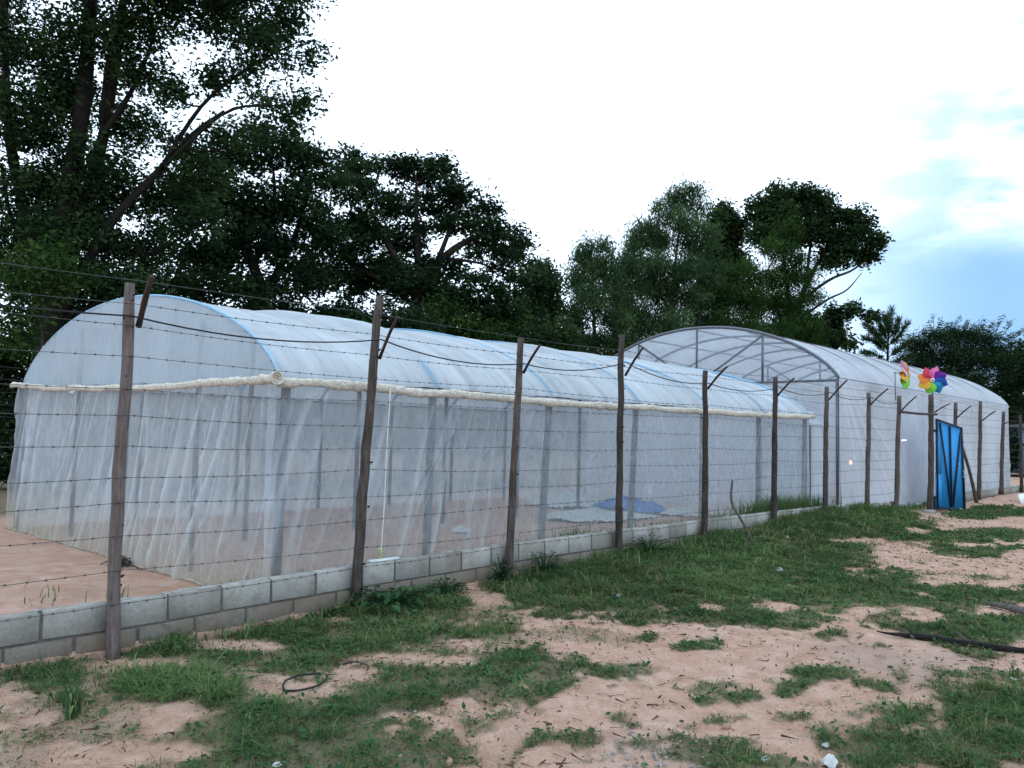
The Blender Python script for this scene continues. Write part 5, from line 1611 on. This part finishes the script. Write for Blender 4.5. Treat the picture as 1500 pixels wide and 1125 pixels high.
def tree(name, label, depth, base, stems, clumps, lm, lsize, dens, bark, cat='tree', group=None, droop=.15, twig=.42, sub=1.0, spread=.55, branches=True, seed=1, rscale=1.0, tone=0.0, whips=None, flat=.8):
    """stems: list of ([(px,py),...], r0, r1); clumps: (px,py,rx,ry[,dz]) laid out at the tree's own distance"""
    rs = np.random.default_rng(seed)
    bx = at_depth(base, 700, depth); bx[2] = -.1
    root = thing(name, bx, label, cat, group)
    k = depth / F_PX
    joints = []
    tr = MB()
    for i, (pl, r0, r1) in enumerate(stems):
        P = [at_depth(x, y, depth + (0 if i == 0 else rs.normal(0, .25) * min(1, j))) for j, (x, y) in enumerate(pl)]
        if i == 0:
            P[0] = bx
        P = spline(P, 14); rad = np.linspace(r0, r1, 14) * (1 + rs.normal(0, .05, 14))
        MB().tube(P, rad, 9, True, .06, i).obj('trunk' if i == 0 else 'limb', bark, root, False)
        joints += [(P[q], rad[q]) for q in range(4, 14, 2)]
    JP = np.array([j[0] for j in joints])
    CC, TI = [], []
    tw = MB()
    for c in clumps:
        px, py, rx, ry = c[:4]
        dz = c[4] if len(c) > 4 else rs.normal(0, .5) * rx * k
        ctr = at_depth(px, py, depth + dz)
        R3 = np.array([rx * k, max(rx, ry) * k * .9, ry * k]) * rscale
        if ctr[2] - R3[2] < .2:
            pass
        if branches:
            d = np.linalg.norm((JP - ctr) * [1, 1, 1.3], axis=1) + np.where(JP[:, 2] > ctr[2] + .2, 2.0, 0)
            j = int(np.argmin(d)); s0, sr = joints[j]
            mid = (s0 + ctr) / 2 + rs.normal(0, .12, 3) * np.linalg.norm(ctr - s0) * .6 + np.array([0, 0, -.05 * np.linalg.norm(ctr - s0)])
            pb = spline([s0, mid, ctr], 8)
            r_ = min(sr * .6, .02 + .012 * np.linalg.norm(ctr - s0))
            tw.tube(pb, np.linspace(r_, .012, 8), 6, False)
        nt = max(4, int(sub * 9.5 * (rx * ry) ** .5 * k * (rx * ry) ** .5 * k / .16))
        v = rs.normal(size=(nt, 3)); v /= np.linalg.norm(v, axis=1)[:, None]
        rr = rs.random(nt) ** .42
        tc_ = ctr + v * rr[:, None] * R3
        if branches:
            for q in range(min(nt, 9)):
                if rs.random() < .8:
                    st_ = ctr + (tc_[q] - ctr) * .05
                    tw.tube(spline([st_, (st_ + tc_[q]) / 2 + rs.normal(0, .06, 3), tc_[q]], 4), [.016, .012, .009, .006], 4, False)
        per = max(3, int(dens * 4.6))
        m_ = nt * per
        off = rs.normal(size=(m_, 3)) * np.array([spread, spread, spread * flat]) * twig
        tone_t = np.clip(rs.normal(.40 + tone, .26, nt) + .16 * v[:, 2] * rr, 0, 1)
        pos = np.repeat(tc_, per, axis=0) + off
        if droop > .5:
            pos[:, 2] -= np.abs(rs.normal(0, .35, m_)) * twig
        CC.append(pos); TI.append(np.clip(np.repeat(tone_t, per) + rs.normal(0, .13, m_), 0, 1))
    if whips:
        for (a, b) in whips:
            A_, B_ = at_depth(*a, depth), at_depth(*b, depth + rs.normal(0, .3))
            pb = spline([A_, (A_ + B_) / 2 + rs.normal(0, .12, 3), B_], 7)
            tw.tube(pb, np.linspace(.02, .006, 7), 4, False)
            nw = 110
            f = rs.random(nw)
            CC.append(A_ + (B_ - A_) * f[:, None] + rs.normal(0, .10, (nw, 3))); TI.append(rs.uniform(.2, .7, nw))
    if tw.n:
        tw.obj('branches', bark, root)['kind'] = 'stuff'
    C_ = np.concatenate(CC); T2 = np.concatenate(TI)
    ok = C_[:, 2] > .05
    C_, T2 = C_[ok], T2[ok]
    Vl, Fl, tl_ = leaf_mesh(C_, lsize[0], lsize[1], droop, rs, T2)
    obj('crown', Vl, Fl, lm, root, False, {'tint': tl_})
    return root


TREEGROUP = 'trees behind the greenhouses'
# great tree at the left
tree('broadleaf_tree', 'tallest dark tree with several stems rising out of the picture at the left', 18.0, 75,
     [([(75, 700), (72, 520), (92, 330), (122, 150), (140, -110)], .34, .12), ([(74, 520), (40, 330), (12, 180), (5, -80)], .17, .07), ([(92, 400), (138, 250), (165, 120), (190, -90)], .19, .07),
      ([(84, 470), (160, 330), (235, 248), (290, 190), (328, 163)], .13, .03), ([(35, 350), (14, 310), (2, 240)], .07, .04), ([(150, 180), (165, 70), (210, 10)], .09, .04), ([(150, 200), (200, 120), (230, 40)], .07, .03),
      ([(235, 248), (300, 150), (380, 90), (440, 60)], .06, .015), ([(235, 248), (330, 165), (400, 155), (450, 150)], .045, .012)],
     [(-90, -60, 120, 100), (60, -90, 110, 85), (200, -75, 100, 80), (330, -60, 90, 70), (425, -20, 50, 40), (30, 55, 62, 50), (118, 50, 46, 50), (225, 30, 62, 38), (335, 25, 62, 30), (425, 40, 40, 32), (398, 88, 28, 18), (447, 82, 20, 18),
      (18, 165, 52, 52), (105, 140, 38, 55), (205, 105, 40, 34), (255, 140, 26, 24), (305, 112, 34, 22), (358, 105, 34, 20), (380, 60, 40, 25), (195, 185, 46, 36), (145, 250, 52, 46), (55, 275, 60, 55), (250, 205, 30, 20), (330, 195, 24, 10), (392, 152, 34, 15), (449, 150, 18, 14), (425, 170, 14, 10),
      (285, 260, 52, 34), (210, 290, 60, 36), (105, 350, 75, 45), (15, 370, 50, 55), (195, 360, 66, 40), (370, 200, 30, 16), (290, 330, 40, 30), (120, 420, 60, 30), (180, 415, 50, 22), (60, 330, 50, 40), (110, 300, 40, 30), (-60, 120, 60, 70), (-70, 280, 60, 80), (60, 200, 40, 40), (85, 130, 34, 50), (125, 300, 40, 40), (170, 60, 34, 40), (80, 420, 50, 40), (160, 420, 46, 30)],
     M['leaf_big'], (.17, .085), 16, M['bark_dark'], group=TREEGROUP, sub=.80, spread=.50, seed=2, tone=.0)
tree('young_tree', 'leafy fresh green sapling in front of the tallest trunk, left of the nearer greenhouse', 15.5, 62,
     [([(62, 700), (60, 560), (64, 430)], .05, .02)], [(62, 400, 40, 28), (30, 430, 34, 28), (95, 410, 30, 22), (48, 465, 40, 26), (20, 500, 36, 30), (85, 372, 24, 16), (10, 395, 26, 26)], M['leaf_fresh'], (.16, .08), 12, M['bark'], seed=3, sub=.8)
# undergrowth at the far left
for j, (cl, bx_, lab) in enumerate((([(20, 540, 50, 45), (30, 620, 48, 50), (-40, 560, 50, 60), (10, 690, 50, 40), (60, 490, 36, 34)], 15, 'dark leafy bush at the left edge behind the far wall'),
                                    ([(110, 480, 50, 45), (150, 540, 60, 60), (190, 470, 60, 40), (220, 560, 70, 70), (130, 640, 70, 60)], 150, 'dark leafy bush directly behind the left end of the nearer greenhouse'))):
    tree('bush', lab, 20.5, bx_, [([(bx_, 700), (bx_ + 3, 560)], .07, .03)], cl, M['leaf_big'], (.20, .10), 13, M['bark'], cat='bush', seed=60 + j, group='bushes behind the greenhouses')
# spreading trees behind the first greenhouse
tree('rain_tree', 'broad dark tree behind the nearer greenhouse, between the tallest tree and the domed tree', 24.0, 392,
     [([(392, 700), (388, 500), (380, 420), (350, 330), (330, 260)], .26, .08), ([(384, 440), (430, 350), (455, 270)], .14, .04), ([(384, 440), (300, 380), (250, 340)], .12, .04), ([(372, 390), (400, 300), (400, 240)], .1, .03)],
     [(330, 235, 62, 32), (400, 222, 62, 24), (448, 236, 42, 20), (270, 290, 62, 42), (350, 305, 70, 40), (425, 290, 62, 36), (478, 262, 34, 20), (300, 365, 70, 36), (395, 360, 76, 34), (470, 335, 42, 32), (250, 420, 76, 34), (350, 425, 70, 24), (430, 410, 60, 28), (425, 200, 12, 10), (385, 195, 24, 12)],
     M['leaf_rain'], (.22, .11), 13, M['bark'], group=TREEGROUP, sub=.72, seed=4)
tree('rain_tree', 'dark dome shaped tree with wide flat spreading boughs above the middle of the nearer greenhouse', 27.0, 600,
     [([(600, 700), (604, 500), (615, 430), (640, 385), (700, 345), (745, 352)], .3, .03), ([(612, 440), (570, 360), (530, 280)], .18, .04), ([(615, 430), (610, 340), (610, 260)], .16, .04), ([(640, 385), (665, 320), (680, 270)], .10, .03), ([(650, 378), (700, 385), (740, 400)], .06, .02), ([(610, 450), (540, 400), (480, 390)], .1, .03)],
     [(515, 255, 34, 18), (512, 226, 12, 6), (560, 245, 30, 14), (605, 252, 46, 18), (650, 250, 30, 12), (600, 236, 24, 7), (640, 237, 22, 6), (672, 275, 32, 18), (700, 305, 34, 16), (728, 330, 30, 10), (752, 345, 22, 9), (735, 372, 30, 12), (715, 340, 34, 12), (765, 360, 12, 7), (545, 295, 56, 30), (630, 300, 60, 20), (520, 345, 60, 30), (590, 350, 52, 28), (660, 330, 50, 12), (715, 355, 36, 9), (755, 372, 16, 8), (735, 395, 28, 10), (760, 405, 22, 12), (700, 410, 30, 10), (500, 400, 76, 40), (590, 420, 76, 34), (670, 440, 55, 30), (735, 440, 40, 24), (690, 375, 30, 6), (630, 388, 36, 16), (665, 395, 30, 12), (570, 395, 40, 20)],
     M['leaf_rain'], (.22, .11), 13, M['bark'], group=TREEGROUP, sub=.78, seed=5, flat=.5)
tree('broadleaf_tree', 'small dark round topped tree between the domed tree and the grey green trees', 33.0, 795,
     [([(795, 700), (797, 520), (795, 420)], .16, .04)], [(792, 395, 22, 12), (782, 410, 26, 14), (803, 420, 26, 18), (785, 440, 30, 20), (805, 455, 28, 22), (770, 470, 34, 22), (812, 490, 30, 26), (775, 505, 34, 22)],
     M['leaf_big'], (.24, .13), 12, M['bark'], group=TREEGROUP, seed=6, sub=.85)
for j, (cx, cy, lab, lm) in enumerate(((455, 470, 'dark bush behind the nearer greenhouse under the broad tree', M['leaf_rain']), (560, 480, 'dark bush behind the nearer greenhouse under the domed tree', M['leaf_rain']), (690, 470, 'mid green bush behind the nearer greenhouse right of the domed tree trunk', M['leaf_fresh']), (765, 500, 'dark bush behind the nearer greenhouse below the round topped tree', M['leaf_big']), (330, 470, 'dark bush behind the top of the nearer greenhouse hoop', M['leaf_rain']))):
    tree('bush', lab, 25.5 + j * .4, cx, [([(cx, 700), (cx + 4, 520)], .07, .03)], [(cx - 40, cy, 50, 34), (cx + 40, cy + 5, 50, 34), (cx, cy + 40, 80, 40), (cx - 10, cy + 110, 90, 60)], lm, (.22, .11), 12, M['bark'], cat='bush', seed=70 + j, group='bushes behind the greenhouses', tone=-.1 if j == 2 else 0)
# grey green drooping trees
tree('eucalyptus_tree', 'shorter airy grey green tree with drooping leaves, left of the tall one', 35.0, 875,
     [([(875, 700), (872, 520), (868, 420), (866, 350)], .12, .02), ([(872, 460), (892, 410), (898, 370)], .05, .015), ([(872, 470), (850, 420), (846, 385)], .05, .015)],
     [(868, 358, 26, 12), (850, 375, 20, 14), (892, 380, 20, 18), (866, 395, 32, 20), (845, 405, 16, 20), (900, 415, 22, 26), (868, 435, 34, 26), (845, 465, 26, 26), (895, 470, 28, 30), (865, 500, 40, 24), (835, 500, 20, 20), (880, 530, 40, 22), (918, 440, 22, 24), (915, 500, 26, 24)],
     M['leaf_euc'], (.30, .055), 20, M['bark_pale'], group=TREEGROUP, droop=1.1, seed=7, sub=.62)
tree('eucalyptus_tree', 'tall airy grey green tree with drooping leaves above the clear gable', 36.0, 985,
     [([(985, 700), (982, 520), (988, 400), (1002, 280)], .17, .02), ([(984, 460), (945, 390), (932, 345)], .07, .015), ([(986, 430), (1018, 360), (1022, 310)], .06, .015)],
     [(1003, 278, 22, 10), (990, 290, 26, 12), (1018, 300, 18, 14), (978, 312, 28, 14), (1005, 325, 30, 16), (945, 335, 26, 16), (930, 355, 20, 16), (970, 345, 32, 18), (1012, 355, 28, 20), (930, 385, 24, 20), (962, 385, 34, 24), (1005, 395, 34, 26), (940, 420, 34, 22), (985, 430, 40, 26), (1020, 440, 28, 26), (930, 465, 36, 28), (975, 475, 40, 26), (1020, 490, 34, 26), (940, 515, 50, 24), (1038, 395, 22, 24), (1036, 345, 16, 18), (1040, 460, 24, 26), (915, 400, 16, 18)],
     M['leaf_euc'], (.30, .055), 20, M['bark_pale'], group=TREEGROUP, droop=1.1, seed=8, sub=.66)
tree('broadleaf_tree', 'narrow dark tree right behind the tall grey green tree', 43.0, 1062,
     [([(1062, 700), (1060, 480), (1064, 330)], .16, .04)], [(1062, 312, 22, 10), (1050, 328, 20, 14), (1076, 332, 18, 14), (1062, 350, 30, 20), (1052, 380, 30, 22), (1075, 390, 26, 26), (1055, 420, 36, 26)],
     M['leaf_big'], (.28, .15), 13, M['bark'], group=TREEGROUP, seed=9, sub=.9)
tree('broadleaf_tree', 'large dark tree with bare curving boughs on its right side, above the taller greenhouse', 41.0, 1160,
     [([(1160, 700), (1162, 540), (1170, 450), (1190, 400), (1225, 340)], .26, .05), ([(1166, 480), (1150, 400), (1145, 300)], .14, .03), ([(1174, 440), (1215, 410), (1250, 395), (1282, 368)], .10, .025), ([(1168, 470), (1210, 440), (1240, 425), (1262, 400)], .08, .02), ([(1164, 510), (1205, 475), (1240, 458), (1270, 466)], .10, .025), ([(1180, 420), (1190, 340), (1200, 300)], .1, .03)],
     [(1138, 278, 8, 8), (1140, 296, 28, 12), (1110, 300, 14, 9), (1168, 288, 30, 12), (1192, 284, 9, 6), (1200, 300, 24, 12), (1118, 318, 22, 14), (1155, 315, 34, 16), (1210, 322, 30, 13), (1248, 316, 22, 11), (1262, 332, 20, 10), (1240, 345, 30, 11), (1278, 352, 16, 12), (1228, 365, 30, 12), (1266, 376, 24, 8), (1190, 345, 28, 16), (1150, 345, 30, 16), (1222, 384, 20, 8), (1120, 345, 24, 14),
      (1222, 462, 18, 12), (1248, 456, 15, 6), (1272, 464, 13, 6), (1215, 482, 20, 14), (1225, 500, 14, 12), (1195, 500, 26, 20), (1245, 505, 9, 6), (1170, 480, 30, 26)],
     M['leaf_big'], (.28, .16), 13, M['bark'], group=TREEGROUP, seed=10, sub=.92)
tree('eucalyptus_tree', 'bushy mid green tree with feathery drooping sprays just behind the top of the clear gable', 36.5, 1105,
     [([(1105, 700), (1104, 520), (1110, 430), (1150, 350)], .12, .02), ([(1106, 470), (1078, 420), (1070, 400)], .06, .015)],
     [(1158, 332, 18, 14), (1150, 350, 24, 16), (1130, 368, 20, 16), (1165, 375, 22, 18), (1080, 395, 28, 16), (1110, 410, 34, 18), (1150, 405, 30, 18), (1188, 400, 18, 10), (1070, 430, 34, 24), (1110, 445, 40, 24), (1150, 445, 36, 24), (1185, 430, 16, 18), (1065, 475, 36, 28), (1110, 485, 46, 26), (1160, 480, 36, 24), (1185, 480, 22, 26), (1090, 515, 60, 20)],
     M['leaf_fresh'], (.26, .05), 22, M['bark_pale'], group=TREEGROUP, droop=.9, seed=11, sub=.72, tone=-.18)
tree('bush', 'dark bush filling the gap behind the clear gable', 40.0, 1000, [([(1000, 700), (1000, 560)], .1, .04)], [(850, 560, 60, 40), (930, 560, 60, 40), (1010, 550, 60, 40), (1090, 550, 60, 40), (1170, 540, 50, 36), (1220, 545, 40, 26), (900, 620, 90, 50), (1050, 620, 90, 50), (1180, 620, 90, 50)], M['leaf_rain'], (.3, .16), 6, M['bark'], cat='bush', seed=80, group='bushes behind the greenhouses')
# spiky young pine and feathery trees at the right
pd = 46.0
pb_ = at_depth(1300, 700, pd); pb_[2] = -.1
pt = thing('pine_tree', pb_, 'spiky young pine with upswept branches against the pale sky', 'tree', TREEGROUP)
MB().tube(spline([pb_] + [at_depth(x, y, pd) for x, y in ((1300, 560), (1301, 500), (1306, 452))], 16), np.linspace(.12, .015, 16), 7).obj('trunk', M['bark_dark'], pt)
rs = np.random.default_rng(12)
lim = [((1300, 520), (1276, 500), (1252, 492)), ((1300, 512), (1280, 486), (1258, 472)), ((1301, 505), (1318, 492), (1338, 470)), ((1300, 525), (1322, 512), (1344, 500)), ((1301, 498), (1290, 482), (1280, 462)),
       ((1302, 492), (1314, 480), (1322, 462)), ((1300, 530), (1270, 520), (1248, 516)), ((1302, 485), (1303, 470), (1307, 444)), ((1301, 490), (1297, 470), (1296, 458)), ((1300, 540), (1325, 530), (1350, 522)), ((1300, 515), (1290, 500), (1268, 484))]
mb = MB(); Cn, Dn = [], []
for l in lim:
    P = spline([at_depth(x, y, pd + (rs.normal(0, .9) if j else 0)) for j, (x, y) in enumerate([(1302 + (a_ - 1302) * .72, 516 + (b_ - 516) * .86) for a_, b_ in l])], 12)
    mb.tube(P, np.linspace(.035, .008, 12), 5, False)
    T = np.gradient(P, axis=0); T /= np.linalg.norm(T, axis=1)[:, None]
    q = rs.integers(2, 12, 420)
    Cn.append(P[q] + rs.normal(0, .07, (420, 3))); Dn.append(T[q] * .9 + rs.normal(0, .42, (420, 3)) + np.array([0, 0, .15]))
mb.obj('branches', M['bark_dark'], pt)['kind'] = 'stuff'
Cn = np.concatenate(Cn); Dn = np.concatenate(Dn); Dn /= np.linalg.norm(Dn, axis=1)[:, None]
Bn = np.cross(Dn, rs.normal(size=Dn.shape)); Bn /= np.linalg.norm(Bn, axis=1)[:, None]
Ln = rs.uniform(.2, .5, len(Cn))[:, None]
Vn = np.stack([Cn, Cn + Dn * Ln * .4 + Bn * .02, Cn + Dn * Ln, Cn + Dn * Ln * .4 - Bn * .02], 1).reshape(-1, 3)
obj('crown', Vn, np.arange(len(Vn)).reshape(-1, 4), M['leaf_rain'], pt, False, {'tint': np.repeat(rs.uniform(.2, .9, len(Cn)), 4)})
wh = [((1360 + 11 * i, 500 - 3 * (i % 3)), (1366 + 13.0 * i, 462 + (5 * i) % 13 + (14 if i > 9 else 0))) for i in range(12)]
tree('feathery_tree', 'low wide feathery tree with thin twigs on top, behind the taller greenhouse', 47.0, 1405,
     [([(1405, 700), (1404, 560), (1406, 510)], .16, .05), ([(1404, 560), (1370, 520), (1350, 500)], .07, .02), ([(1404, 560), (1440, 520), (1455, 500)], .07, .02)],
     [(1345, 505, 24, 13), (1370, 495, 24, 14), (1392, 492, 22, 13), (1418, 492, 26, 14), (1442, 500, 24, 13), (1465, 512, 18, 12), (1350, 530, 36, 18), (1390, 525, 40, 22), (1430, 525, 40, 22), (1462, 540, 26, 22), (1395, 560, 50, 24), (1445, 570, 40, 26), (1340, 550, 40, 20)],
     M['leaf_rain'], (.24, .06), 16, M['bark'], group=TREEGROUP, seed=13, sub=.85, whips=wh)
tree('broadleaf_tree', 'dark tree cut off by the right edge behind the end of the taller greenhouse', 48.0, 1495,
     [([(1495, 700), (1494, 560), (1498, 515)], .16, .05)], [(1496, 510, 18, 10), (1512, 520, 24, 14), (1488, 530, 18, 14), (1510, 550, 30, 20), (1486, 560, 20, 20), (1500, 590, 34, 24), (1484, 610, 20, 24), (1520, 620, 30, 30)],
     M['leaf_rain'], (.26, .13), 10, M['bark'], group=TREEGROUP, seed=14, sub=.7)
tree('bush', 'dark bush at the right edge behind the last fence post', 46.0, 1500, [([(1500, 700), (1500, 640)], .08, .03)], [(1500, 640, 34, 26), (1480, 680, 30, 26), (1520, 680, 40, 30), (1560, 650, 60, 40), (1440, 660, 50, 40)], M['leaf_rain'], (.3, .15), 11, M['bark'], cat='bush', seed=81, group='bushes behind the greenhouses')
# a far belt of woodland closes the view beyond everything
rs = np.random.default_rng(77)
C_, T2 = [], []
for a in np.linspace(-1.05, 1.15, 150):
    d = rs.uniform(62, 85); h = rs.uniform(3, 6.5)
    n = 200
    v = rs.normal(size=(n, 3)); v /= np.linalg.norm(v, axis=1)[:, None]; v *= (rs.random(n) ** .4)[:, None]
    C_.append(np.array([d * math.sin(a), d * math.cos(a), h * .48]) + v * np.array([2.6, 2.6, h * .55])); T2.append(np.clip(rs.normal(.4, .2, n), 0, 1))
C_ = np.concatenate(C_); T2 = np.concatenate(T2); ok = C_[:, 2] > 0
Vl, Fl, tl_ = leaf_mesh(C_[ok], .95, .6, .1, rs, T2[ok])
tag(obj('far_woodland', Vl, Fl, M['leaf_rain'], None, False, {'tint': tl_}), 'far dark belt of woodland along the horizon', None, None, 'stuff')
# bit of a blue building glimpsed at the right edge
hb = at_depth(1512, 690, 44); hb[2] = 0
bd = thing('shed', hb, 'pale blue shed glimpsed at the right edge behind the fence', 'shed')
MB().box(hb + np.array([0, 0, 1.3]), ((1, 0, 0), (0, 1, 0), (0, 0, 1)), (.95, 1.5, 1.3)).obj('wall', simple('pale_blue_wall', (.20, .38, .52), .8, .1, 4), bd)
MB().box(hb + np.array([0, 0, 2.68]), ((1, 0, .12), (0, 1, 0), (-.12, 0, 1)), (1.2, 1.75, .05)).obj('roof', M['steel'], bd)
mb = MB().box(hb + np.array([-.35, -1.52, 1.5]), ((1, 0, 0), (0, 1, 0), (0, 0, 1)), (.35, .02, .45)); mb.obj('window', M['white'], bd)
print('grass blades', n_grass, 'leaves', NLEAF[0], 'objects', len(bpy.data.objects))
